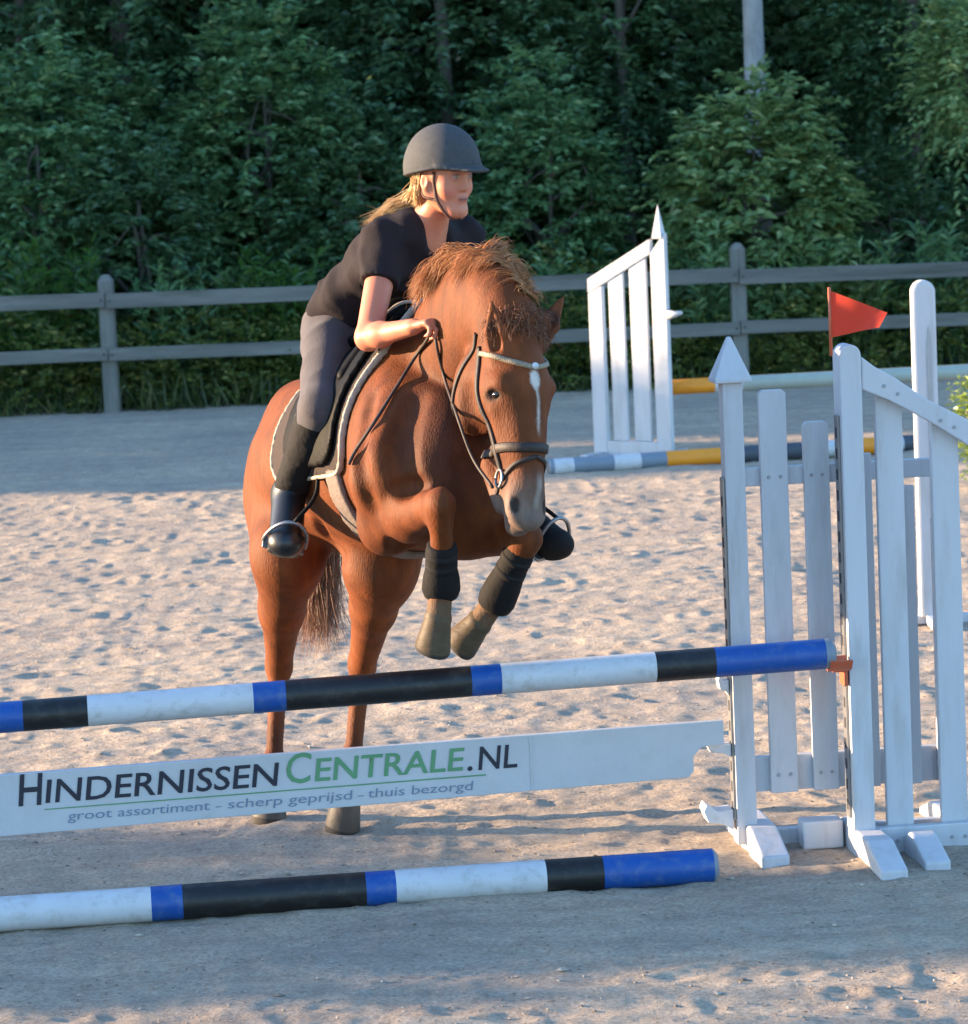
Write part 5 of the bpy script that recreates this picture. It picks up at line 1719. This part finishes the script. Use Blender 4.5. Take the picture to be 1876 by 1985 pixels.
strap('browband', H((-0.10, -0.03, -0.11), (-0.095, 0.05, -0.135), (-0.05, 0.10, -0.158), (0.0, 0.12, -0.170), (0.05, 0.10, -0.158), (0.095, 0.05, -0.135), (0.10, -0.03, -0.11)), 0.017, 0.007, M['browband'], bridle, n=44)
bm = bmesh.new()
bmesh.ops.create_icosphere(bm, subdivisions=2, radius=0.011, matrix=Matrix.Translation(tuple(hf.snap(np.array([hl(0, 0.12, -0.168)]), 0.009)[0])))
from_bm('browband_stud', bm, M['pole_white'], bridle, smooth=True)
for s_ in (-1, 1):
    strap('cheekpiece', H((s_ * 0.10, -0.04, -0.09), (s_ * 0.105, -0.03, -0.18), (s_ * 0.10, -0.02, -0.29), (s_ * 0.08, 0.0, -0.39), (s_ * 0.07, 0.0, -0.455)), 0.019, 0.006, M['brown_leather'], bridle, n=40)
    strap('throat_latch', H((s_ * 0.10, -0.05, -0.05), (s_ * 0.10, -0.11, -0.12), (s_ * 0.09, -0.17, -0.20), (s_ * 0.045, -0.20, -0.26)), 0.014, 0.005, M['brown_leather'], bridle, n=30)
    c = hf.snap(np.array([hl(s_ * 0.07, 0.0, -0.475)]), 0.006)[0]
    nn = hf.grad(np.array([c]))[0]
    u_ = np.cross(nn, HZ); u_ /= np.linalg.norm(u_); v_ = np.cross(nn, u_)
    ring = [c + 0.026 * (math.cos(t) * u_ + math.sin(t) * v_) for t in np.linspace(0, 2 * math.pi, 25)]
    tube_obj('bit_ring', ring, 0.0045, M['steel'], bridle, 6)

# ------------------------------------------------------------------ the rider
RL = np.array([0.86, 0.51, 0.0])
R = dict(pel=W(672, 628, 11.20), wai=W(700, 572, 11.13), che=W(772, 505, 11.02), uch=W(815, 462, 10.97), nb=W(835, 425, 10.94), nt=W(853, 385, 10.88),
         rs=W(750, 470, 10.93), re=W(716, 650, 10.90), rw=W(812, 629, 10.68), ls=W(900, 458, 11.10), le=W(925, 590, 11.08), lw=W(905, 640, 10.86),
         rh=W(640, 645, 11.14), rk=W(622, 792, 10.80), ra=W(563, 948, 10.98), rt=W(556, 1046, 10.84),
         lh=W(728, 655, 11.28), lk=W(925, 800, 11.0), la=W(1003, 985, 11.0), lt=W(1076, 1050, 10.86))
_yh = surf(836, 630)[1]
R['rw'] = W(800, 634, _yh + 0.02)
R['re'] = W(714, 654, _yh + 0.20)
rlo, rhi = (-0.82, 10.38, 0.88), (0.42, 11.48, 2.36)
RFW = np.array([math.sin(math.radians(44)), -math.cos(math.radians(44)), -0.05]); RFW /= np.linalg.norm(RFW)   # the way she looks
HC = W(862, 344, 10.87)
RZ = np.array([0.0, 0.0, 1.0]) + 0.05 * RFW; RZ -= RFW * (RZ @ RFW); RZ /= np.linalg.norm(RZ)
RS = np.cross(RFW, RZ)
RAX = np.stack([RS, RFW, RZ])
def fl_(x, y, z): return HC + RS * x + RFW * y + RZ * z
def torso(f, g=0.0, k=0.05):
    f.limb(R['pel'], R['wai'], (0.135 + g, 0.105 + g), (0.115 + g, 0.085 + g), k, RL)
    f.limb(R['wai'], R['che'], (0.115 + g, 0.085 + g), (0.135 + g, 0.10 + g), k, RL)
    f.limb(R['che'], R['uch'], (0.135 + g, 0.10 + g), (0.12 + g, 0.07 + g), k, RL)
    f.limb(R['rs'], R['ls'], 0.052 + g, 0.052 + g, k)
def legs(f, g=0.0):
    for a, b, c in (('rh', 'rk', 'ra'), ('lh', 'lk', 'la')):
        f.limb(R[a], R[b], 0.088 + g, 0.056 + g, 0.04)
        f.limb(R[b], R[c], 0.054 + g, 0.036 + g, 0.03)
        f.ell(R[b] * 0.68 + R[c] * 0.32 + [0, 0.02, 0], (0.05 + g, 0.056 + g, 0.085 + g), k=0.03)
def arms(f, g=0.0, upto=1.0):
    for a, b, c in (('rs', 're', 'rw'), ('ls', 'le', 'lw')):
        e = R[a] * (1 - upto) + R[b] * upto
        f.limb(R[a], e, 0.050 + g, 0.050 + g - 0.010 * upto, 0.03)
        if upto >= 1:
            f.limb(R[b], R[c], 0.040 + g, 0.026 + g, 0.02)
            f.ell(R[b] * 0.72 + R[c] * 0.28, (0.042, 0.042, 0.04), k=0.02)
rf = Field(rlo, rhi, 0.006)
torso(rf); legs(rf); arms(rf)
rf.limb(R['uch'], R['nb'], (0.075, 0.06), 0.052, 0.04, RL)
rf.limb(R['nb'], R['nt'], 0.047, 0.042, 0.03)
# head and face
def fe(c, r, k=0.012, op='add'): rf.ell(fl_(*c), r, RAX, k, op)
def fli(a, b, r1, r2, k=0.012, op='add'): rf.limb(fl_(*a), fl_(*b), r1, r2, k, RS, op)
fe((0, -0.012, 0.03), (0.072, 0.092, 0.095), 0.02)
fli((0, 0.022, 0.0), (0, 0.042, -0.085), (0.062, 0.060), (0.040, 0.036), 0.03)
fe((0, 0.066, -0.105), (0.022, 0.020, 0.018), 0.02)
for s_ in (-1, 1):
    fli((s_ * 0.055, -0.015, -0.045), (s_ * 0.020, 0.055, -0.105), 0.020, 0.016, 0.02)
    fe((s_ * 0.038, 0.050, -0.030), (0.024, 0.022, 0.026), 0.025)
    fe((s_ * 0.030, 0.088, 0.005), (0.015, 0.012, 0.010), 0.010, 'sub')
    fe((s_ * 0.030, 0.076, 0.004), (0.0125, 0.0125, 0.011), 0.003)
    fli((s_ * 0.014, 0.084, 0.022), (s_ * 0.046, 0.074, 0.022), 0.006, 0.005, 0.012)
    fe((s_ * 0.073, -0.015, -0.012), (0.010, 0.018, 0.031), 0.006)
    fe((s_ * 0.080, -0.011, -0.010), (0.006, 0.009, 0.016), 0.004, 'sub')
fli((0, 0.080, 0.012), (0, 0.094, -0.028), 0.007, 0.0085, 0.014)
fe((0, 0.095, -0.032), (0.008, 0.008, 0.008), 0.008)
for s_ in (-1, 1): fe((s_ * 0.008, 0.088, -0.035), (0.006, 0.006, 0.006), 0.008)
fli((-0.015, 0.079, -0.060), (0.015, 0.079, -0.060), 0.006, 0.006, 0.007)
fli((-0.013, 0.077, -0.071), (0.013, 0.077, -0.071), 0.0075, 0.0075, 0.007)
fli((-0.018, 0.086, -0.0655), (0.018, 0.086, -0.0655), 0.0022, 0.0022, 0.003, 'sub')
# hands: palm and five bent fingers closed on the rein
def hand(wr, el, along, curl_dir, thumb_dir, s=1.0):
    al = np.asarray(along, float); al /= np.linalg.norm(al)
    cd = np.asarray(curl_dir, float); cd -= al * (cd @ al); cd /= np.linalg.norm(cd)
    ac = np.cross(al, cd)
    if ac @ np.asarray(thumb_dir) < 0: ac = -ac
    pc = wr + al * 0.045
    rf.limb(wr, wr + al * 0.075, (0.026, 0.017), (0.037, 0.015), 0.015, ac)
    for i, (o, L) in enumerate(((0.030, 0.9), (0.010, 1.0), (-0.010, 0.95), (-0.029, 0.78))):
        k0 = wr + al * (0.082 - 0.004 * abs(i - 1)) + ac * o
        k1 = k0 + (al * 0.55 + cd * 0.8) * 0.034 * L
        k2 = k1 + (-al * 0.35 + cd * 0.9) * 0.024 * L
        k3 = k2 + (-al * 0.95 + cd * 0.1) * 0.020 * L
        rf.limb(k0 - al * 0.02, k0, 0.0085, 0.009, 0.006)
        for a, b, r in ((k0, k1, 0.0088), (k1, k2, 0.008), (k2, k3, 0.0072)):
            rf.limb(a, b, r, r * 0.93, 0.004)
    t0 = wr + al * 0.028 + ac * 0.024
    t1 = t0 + (al * 0.5 + ac * 0.55 + cd * 0.35) * 0.034
    t2 = t1 + (al * 0.75 + cd * 0.5 - ac * 0.15) * 0.028
    rf.limb(t0, t1, 0.012, 0.010, 0.008); rf.limb(t1, t2, 0.0095, 0.008, 0.004)
HR_DIR = W(846, 624, _yh - 0.035) - R['rw']
hand(R['rw'], R['re'], HR_DIR, np.array([0.25, -0.30, -0.9]), np.array([0.0, 0.6, 0.8]))
hand(R['lw'], R['le'], np.array([-0.25, -0.85, 0.0]), np.array([-0.7, 0.1, -0.5]), np.array([0, 0, 1.0]))
for q in ('ra', 'la'):
    tq = R['rt'] if q == 'ra' else R['lt']
    rf.limb(R[q], tq, 0.03, 0.026, 0.02)
person = empty('person', R['pel'], 'rider in dark T-shirt, breeches and helmet crouched forward over the horse\'s neck', 'person')
M['skin'] = pigment_mat('skin', rough=0.5, spec=0.35, noise=0.06, nscale=40, bump=0.08, bscale=200, sss=0.12)
pb, PV = rf.obj('body', M['skin'], person, 1)
def skin_pigment(V):
    C = np.tile(np.array([0.50, 0.180, 0.105]), (len(V), 1))
    q = (V - HC) @ RAX.T
    x, y, z = q.T
    hd = (z > -0.14) & (np.abs(x) < 0.1) & (np.abs(y) < 0.14)
    def mixin(w, c): C[:] = C * (1 - w[:, None]) + np.array(c) * w[:, None]
    for s_ in (-1, 1):
        mixin(hd * 0.5 * (1 - sm(np.linalg.norm((q - [s_ * 0.042, 0.07, -0.038]) / [0.026, 0.03, 0.026], axis=1), 0.4, 1.1)), (0.55, 0.17, 0.13))
        e = np.linalg.norm((q - [s_ * 0.030, 0.086, 0.004]) / [0.013, 0.014, 0.0075], axis=1)
        mixin(hd * (1 - sm(e, 0.8, 1.1)), (0.36, 0.31, 0.29))
        mixin(hd * (1 - sm(np.linalg.norm((q - [s_ * 0.030, 0.088, 0.004]) / [0.006, 0.02, 0.007], axis=1), 0.8, 1.1)), (0.05, 0.06, 0.07))
        mixin(hd * 0.5 * (1 - sm(np.linalg.norm((q - [s_ * 0.030, 0.080, 0.006]) / [0.022, 0.02, 0.016], axis=1), 0.5, 1.1)), (0.36, 0.15, 0.11))
        mixin(hd * 0.7 * (1 - sm(np.linalg.norm((q - [s_ * 0.030, 0.086, 0.0125]) / [0.016, 0.014, 0.003], axis=1), 0.7, 1.2)), (0.10, 0.05, 0.035))
        mixin(hd * 0.6 * (1 - sm(np.linalg.norm((q - [s_ * 0.031, 0.084, 0.026]) / [0.019, 0.016, 0.0045], axis=1), 0.7, 1.3)), (0.22, 0.12, 0.06))
    mixin(hd * 0.7 * (1 - sm(np.linalg.norm((q - [0, 0.082, -0.0655]) / [0.021, 0.018, 0.012], axis=1), 0.7, 1.15)), (0.33, 0.07, 0.06))
    mixin(hd * 0.85 * (1 - sm(np.linalg.norm((q - [0, 0.084, -0.0655]) / [0.018, 0.02, 0.0022], axis=1), 0.8, 1.3)), (0.06, 0.02, 0.018))
    return C
paint(pb, skin_pigment(PV))
# clothing
def wrinkle(f, amp, sc, seed):
    sl, x, y, z = f.block(f.lo, f.lo + f.n * f.h)
    X_, Y_, Z_ = np.broadcast_arrays(x, y, z)
    m = np.abs(f.a) < 0.03
    p = np.stack([X_[m], Y_[m], Z_[m]], 1)
    f.a[m] += (amp * (noise2(p[:, 0] * sc + p[:, 1] * sc * 0.7, p[:, 2] * sc * 1.3 + p[:, 1] * sc, seed) + 0.5 * noise2(p[:, 0] * sc * 2.2, p[:, 2] * sc * 2.2 - p[:, 1] * sc * 2, seed + 1))).astype(np.float32)
def folds(f, amp, sc, dirv, seed):
    """creases running along dirv: ridged noise, stretched that way"""
    sl, x, y, z = f.block(f.lo, f.lo + f.n * f.h)
    X_, Y_, Z_ = np.broadcast_arrays(x, y, z)
    m = np.abs(f.a) < 0.03
    p = np.stack([X_[m], Y_[m], Z_[m]], 1)
    d = np.asarray(dirv, float); d /= np.linalg.norm(d)
    a = np.cross(d, [0.3, 0.9, 0.2]); a /= np.linalg.norm(a); b = np.cross(d, a)
    u_ = p @ a * sc + 0.35 * noise2(p @ d * sc, p @ b * sc, seed + 7)
    v_ = p @ d * sc * 0.28 + p @ b * sc * 0.6
    f.a[m] += (amp * (2 * np.abs(noise2(u_, v_, seed)) - 0.35)).astype(np.float32)
M['tshirt'] = mat('dark_tshirt', (0.017, 0.012, 0.014), 0.9, 0.15, 25, bump=0.2, bump_scale=150, spec=0.2)
M['breeches'] = mat('grey_breeches', (0.048, 0.038, 0.042), 0.85, 0.15, 25, bump=0.2, bump_scale=150, sheen=0.15)
M['chaps'] = mat('black_chaps', (0.010, 0.0085, 0.0085), 0.8, 0.25, 18, bump=0.3, bump_scale=60, spec=0.2)
M['boot'] = mat('black_boot', (0.007, 0.0065, 0.007), 0.38, 0.25, 18, bump=0.05, spec=0.6)
M['boot_brown'] = M['chaps']
M['helmet'] = mat('grey_helmet', (0.055, 0.056, 0.060), 0.8, 0.15, 60, bump=0.15, bump_scale=220, spec=0.25)
tf = Field((-0.75, 10.6, 1.6), (0.4, 11.45, 2.25), 0.007)
torso(tf, 0.019, 0.05)
for a, b in (('rs', 're'), ('ls', 'le')):
    e = R[a] * 0.52 + R[b] * 0.48
    tf.limb(R[a], e, 0.064, 0.064, 0.035)
wrinkle(tf, 0.014, 11, 31)
ax_ = (R['wai'] - R['che']); ax_ /= np.linalg.norm(ax_)
hem = W(655, 603, 11.2)
sl, x, y, z = tf.block(tf.lo, tf.lo + tf.n * tf.h)
hn = np.array([-0.30, 0.35, -0.90]); hn /= np.linalg.norm(hn)
folds(tf, 0.017, 15, np.array([-0.55, -0.3, 0.75]), 41)
tf.cut(hem, hn)
# sleeve ends
for a, b in (('rs', 're'), ('ls', 'le')):
    d_ = (R[b] - R[a]); d_ /= np.linalg.norm(d_)
    e = R[a] * 0.56 + R[b] * 0.44
    X_, Y_, Z_ = np.broadcast_arrays(x, y, z)
    pl = (X_ - e[0]) * d_[0] + (Y_ - e[1]) * d_[1] + (Z_ - e[2]) * d_[2]
    near = ((X_ - e[0]) ** 2 + (Y_ - e[1]) ** 2 + (Z_ - e[2]) ** 2) < 0.115 ** 2
    tor = Field(tf.lo, tf.lo + 1, tf.h); 
    tf.a = np.where(near & (pl > 0), np.maximum(tf.a, np.minimum(pl, 0.02)), tf.a).astype(np.float32)
tf2 = Field(tf.lo, tf.lo + (tf.n - 1) * tf.h, tf.h)
torso(tf2, 0.019, 0.05); wrinkle(tf2, 0.014, 11, 31); folds(tf2, 0.017, 15, np.array([-0.55, -0.3, 0.75]), 41); tf2.cut(hem, hn)
tf.a = np.minimum(tf.a, tf2.a)
# scooped neckline
tf.limb(R['nb'] + [0.05, -0.06, -0.075], R['nt'] + [0.01, 0.0, 0.03], (0.062, 0.07), (0.07, 0.07), 0.012, RL, 'sub')
ts, _ = tf.obj('tshirt', M['tshirt'], person, 1)
bf = Field((-0.8, 10.4, 1.0), (0.35, 11.5, 1.9), 0.007)
bf.limb(R['pel'] - ax_ * -0.0, R['wai'], (0.142, 0.112), (0.12, 0.09), 0.04, RL)
legs(bf, 0.008)
wrinkle(bf, 0.006, 9, 33)
folds(bf, 0.009, 16, np.array([0.9, 0.3, -0.35]), 43)
for b, c in (('rk', 'ra'), ('lk', 'la')):
    d_ = (R[c] - R[b]); d_ /= np.linalg.norm(d_)
    e = R[b] + d_ * 0.12
    sl, x, y, z = bf.block(bf.lo, bf.lo + bf.n * bf.h)
    X_, Y_, Z_ = np.broadcast_arrays(x, y, z)
    pl = (X_ - e[0]) * d_[0] + (Y_ - e[1]) * d_[1] + (Z_ - e[2]) * d_[2]
    near = ((X_ - R[c][0]) ** 2 + (Y_ - R[c][1]) ** 2 + (Z_ - R[c][2]) ** 2) < 0.33 ** 2
    bf.a = np.where(near & (pl > 0), np.maximum(bf.a, np.minimum(pl, 0.02)), bf.a).astype(np.float32)
bf.obj('breeches', M['breeches'], person, 1)
# half chaps and ankle boots, one per leg
def lower_leg(k, a, t, m_boot):
    f = Field(np.minimum(R[k], R[a]) - 0.15, np.maximum(R[k], R[a]) + 0.15, 0.006)
    d_ = R[a] - R[k]; L_ = np.linalg.norm(d_); d_ = d_ / L_
    f.limb(R[k] + d_ * 0.02, R[a] + d_ * 0.03, 0.066, 0.053, 0.03)
    f.ell(R[k] * 0.68 + R[a] * 0.32 + [0, 0.02, 0], (0.062, 0.068, 0.095), k=0.03)
    wrinkle(f, 0.006, 16, 35)
    f.cut(R[k] + d_ * 0.035 + [0, -0.02, 0], -(d_ + np.array([0, 0.25, 0])) / np.linalg.norm(d_ + np.array([0, 0.25, 0])))
    f.cut(R[a] + d_ * 0.035, d_)
    f.obj('half_chap', M['chaps'], person, 1)
    f = Field(np.minimum(R[t], R[a]) - 0.16, np.maximum(R[t], R[a]) + 0.16, 0.006)
    fd = R[t] - R[a]; fl2 = np.linalg.norm(fd); fd = fd / fl2
    sd = LAT
    dn = np.cross(fd, sd); dn = dn if dn[2] < 0 else -dn
    heel = R[a] + dn * 0.06 - fd * 0.035
    f.limb(R[a] - d_ * 0.015, R[a] + dn * 0.03, 0.049, 0.048, 0.03)
    f.limb(R[a], R[t], 0.046, 0.036, 0.02)
    f.limb(R[a] + dn * 0.035, R[t] + dn * 0.005, (0.050, 0.050), (0.054, 0.036), 0.03, sd)
    f.ell(R[t] + fd * 0.012 + dn * 0.006, (0.055, 0.050, 0.044), k=0.02)
    f.limb(heel, R[t] + dn * 0.036 + fd * 0.03, (0.042, 0.013), (0.054, 0.013), 0.008, sd)
    f.limb(heel + dn * 0.012, heel + fd * 0.05 + dn * 0.012, (0.036, 0.018), (0.036, 0.016), 0.006, sd)
    f.obj('boot', m_boot, person, 1)
    return fd, dn
fdR, dnR = lower_leg('rk', 'ra', 'rt', M['boot'])
fdL, dnL = lower_leg('lk', 'la', 'lt', M['boot_brown'])
# stirrups: iron loop with a tread under the ball of the foot, hung from a leather
def stirrup(foot, fd, dn, top):
    c = foot + dn * 0.052 - fd * 0.01
    sd = LAT - fd * (LAT @ fd); sd /= np.linalg.norm(sd)
    up = -dn
    pts = [c + sd * (0.068 * math.cos(t)) + up * (0.012 + 0.125 * math.sin(t) if math.sin(t) > 0 else 0.012 * math.cos(t) ** 2) for t in np.linspace(0, math.pi, 17)]
    st_ = tube_obj('stirrup_iron', pts, 0.0065, M['steel'], saddle, 8)
    bm = bmesh.new()
    box_bm(bm, c, (0.136, 0.042, 0.012), 0.004, np.stack([sd, fd, up]))
    from_bm('tread', bm, M['steel'], st_)
    e = c + up * 0.135
    sg_ = 1 if top @ LAT > BC @ LAT else -1
    tube_obj('stirrup_leather', spline([e, e * 0.75 + top * 0.25 - LAT * sg_ * 0.05, (e + top) / 2 - LAT * sg_ * 0.04 + [0, 0.03, 0], top], 14), 0.007, M['leather'], saddle, 6)
stirrup(R['rt'], fdR, dnR, bl(-0.05, -0.30, 0.10))
stirrup(R['lt'], fdL, dnL, bl(-0.05, 0.30, 0.10))
# helmet: shell, brim, chin strap
M['helm_strap'] = mat('helmet_strap', (0.055, 0.016, 0.010), 0.7, 0.2, 30)
def helmet():
    f = Field(HC - 0.24, HC + 0.26, 0.005)
    f.ell(fl_(0, -0.010, 0.046), (0.106, 0.132, 0.122), RAX, 0.01)
    f.ell(fl_(0, -0.050, 0.020), (0.090, 0.086, 0.085), RAX, 0.03)
    n_ = RFW * -0.10 - RZ; n_ /= np.linalg.norm(n_)
    f.cut(fl_(0, 0.0, 0.024), (RFW * 0.16 - RZ) / np.linalg.norm(RFW * 0.16 - RZ))
    f.limb(fl_(0, 0.06, 0.036), fl_(0, 0.160, 0.026), (0.092, 0.010), (0.042, 0.007), 0.018, RS)
    f.ell(fl_(0, -0.006, -0.02), (0.080, 0.102, 0.085), RAX, 0.006, 'sub')
    h_, _ = f.obj('helmet', M['helmet'], person, 1)
    # rolled rim
    ring = []
    for t in np.linspace(0, 2 * math.pi, 49):
        x_, y_ = 0.104 * math.sin(t), -0.010 + 0.130 * math.cos(t)
        ring.append(fl_(x_, y_, 0.024 + 0.16 * y_ + 0.004))
    tube_obj('rim', ring, 0.007, M['helmet'], h_, 6)
    for s_ in (-1, 1):
        pts = [fl_(s_ * 0.078, 0.028, 0.022), fl_(s_ * 0.072, 0.020, -0.03), fl_(s_ * 0.058, 0.028, -0.075), fl_(s_ * 0.030, 0.050, -0.118), fl_(0, 0.060, -0.126)]
        strap('chin_strap', pts, 0.011, 0.003, M['helm_strap'], h_, rf, 0.001, 26)
        pts = [fl_(s_ * 0.074, -0.055, -0.005), fl_(s_ * 0.068, -0.035, -0.045), fl_(s_ * 0.060, 0.018, -0.068)]
        strap('chin_strap', pts, 0.010, 0.003, M['helm_strap'], h_, rf, 0.001, 18)
helmet()
M['blond'] = hair_mat('blond_hair', (0.50, 0.31, 0.14), (0.80, 0.58, 0.32))
def blond():
    rng = np.random.default_rng(12)
    n = 1300
    x_ = rng.uniform(-0.055, 0.055, n)
    r0 = np.array([fl_(a, -0.070 - 0.03 * rng.random(), rng.uniform(-0.045, 0.005)) for a in x_])
    k0 = W(800, 388, 11.04) + rng.standard_normal((n, 3)) * [0.012, 0.014, 0.012]
    k1 = W(760, 408, 11.06) + rng.standard_normal((n, 3)) * [0.012, 0.020, 0.014]
    k2 = W(733, 430, 11.05) + rng.standard_normal((n, 3)) * [0.022, 0.022, 0.014]
    P = np.array([spline([r0[i], k0[i], k1[i], k2[i]], 10) for i in range(n)])
    sh = P.shape
    Q = P.reshape(-1, 3)
    for _ in range(2):
        inb = np.all((Q > tf.lo + 0.02) & (Q < tf.lo + tf.n * tf.h - 0.02), axis=1)
        d = np.where(inb, tf.sample(np.clip(Q, tf.lo + 0.01, tf.lo + tf.n * tf.h - 0.02)), 1.0)
        g_ = tf.grad(np.clip(Q, tf.lo + 0.02, tf.lo + tf.n * tf.h - 0.03))
        Q = Q + g_ * np.clip(0.008 - d, 0, 0.05)[:, None]
    strands('hair', Q.reshape(sh), 0.0019, M['blond'], person)
    # loose hair under the helmet by the ears
    n = 160
    for s_ in (-1, 1):
        r0 = np.array([fl_(s_ * rng.uniform(0.068, 0.08), rng.uniform(-0.07, -0.03), rng.uniform(-0.02, 0.02)) for _ in range(n)])
        P = np.array([spline([r0[i], fl_(s_ * 0.060, -0.06, -0.055) + 0.006 * rng.standard_normal(3), fl_(s_ * 0.03, -0.09, -0.085) + 0.01 * rng.standard_normal(3)], 7) for i in range(n)])
        strands('hair', P, 0.002, M['blond'], person, seed=3)
blond()
# ------------------------------------------------------------------ reins
def rein(name, pts, m='brown_leather', r=0.0055, n=40, parent=bridle):
    tube_obj(name, spline(pts, n), r, M[m], parent, 6)
hR = R['rw'] + HR_DIR / np.linalg.norm(HR_DIR) * 0.085
bitR = hl(-0.078, -0.01, -0.50); bitL = hl(0.078, -0.01, -0.50)
nk = hf.snap(np.array([W(868, 720, 10.45), W(900, 800, 10.30)]), 0.012, 8)
rein('rein', [hR, surf(846, 668, 0.010), surf(862, 735, 0.010), surf(884, 800, 0.010), hl(-0.085, -0.10, -0.40), bitR])
gp = [surf(u, v, 0.009) for u, v in ((806, 690), (775, 740), (748, 783), (722, 824), (690, 872), (676, 900))]
rein('running_rein', [hR, surf(830, 655, 0.012)] + gp, n=60)
rein('rein', [R['lw'] + np.array([-0.02, -0.08, 0]), hl(0.10, -0.2, -0.22), hl(0.10, -0.08, -0.42), bitL])
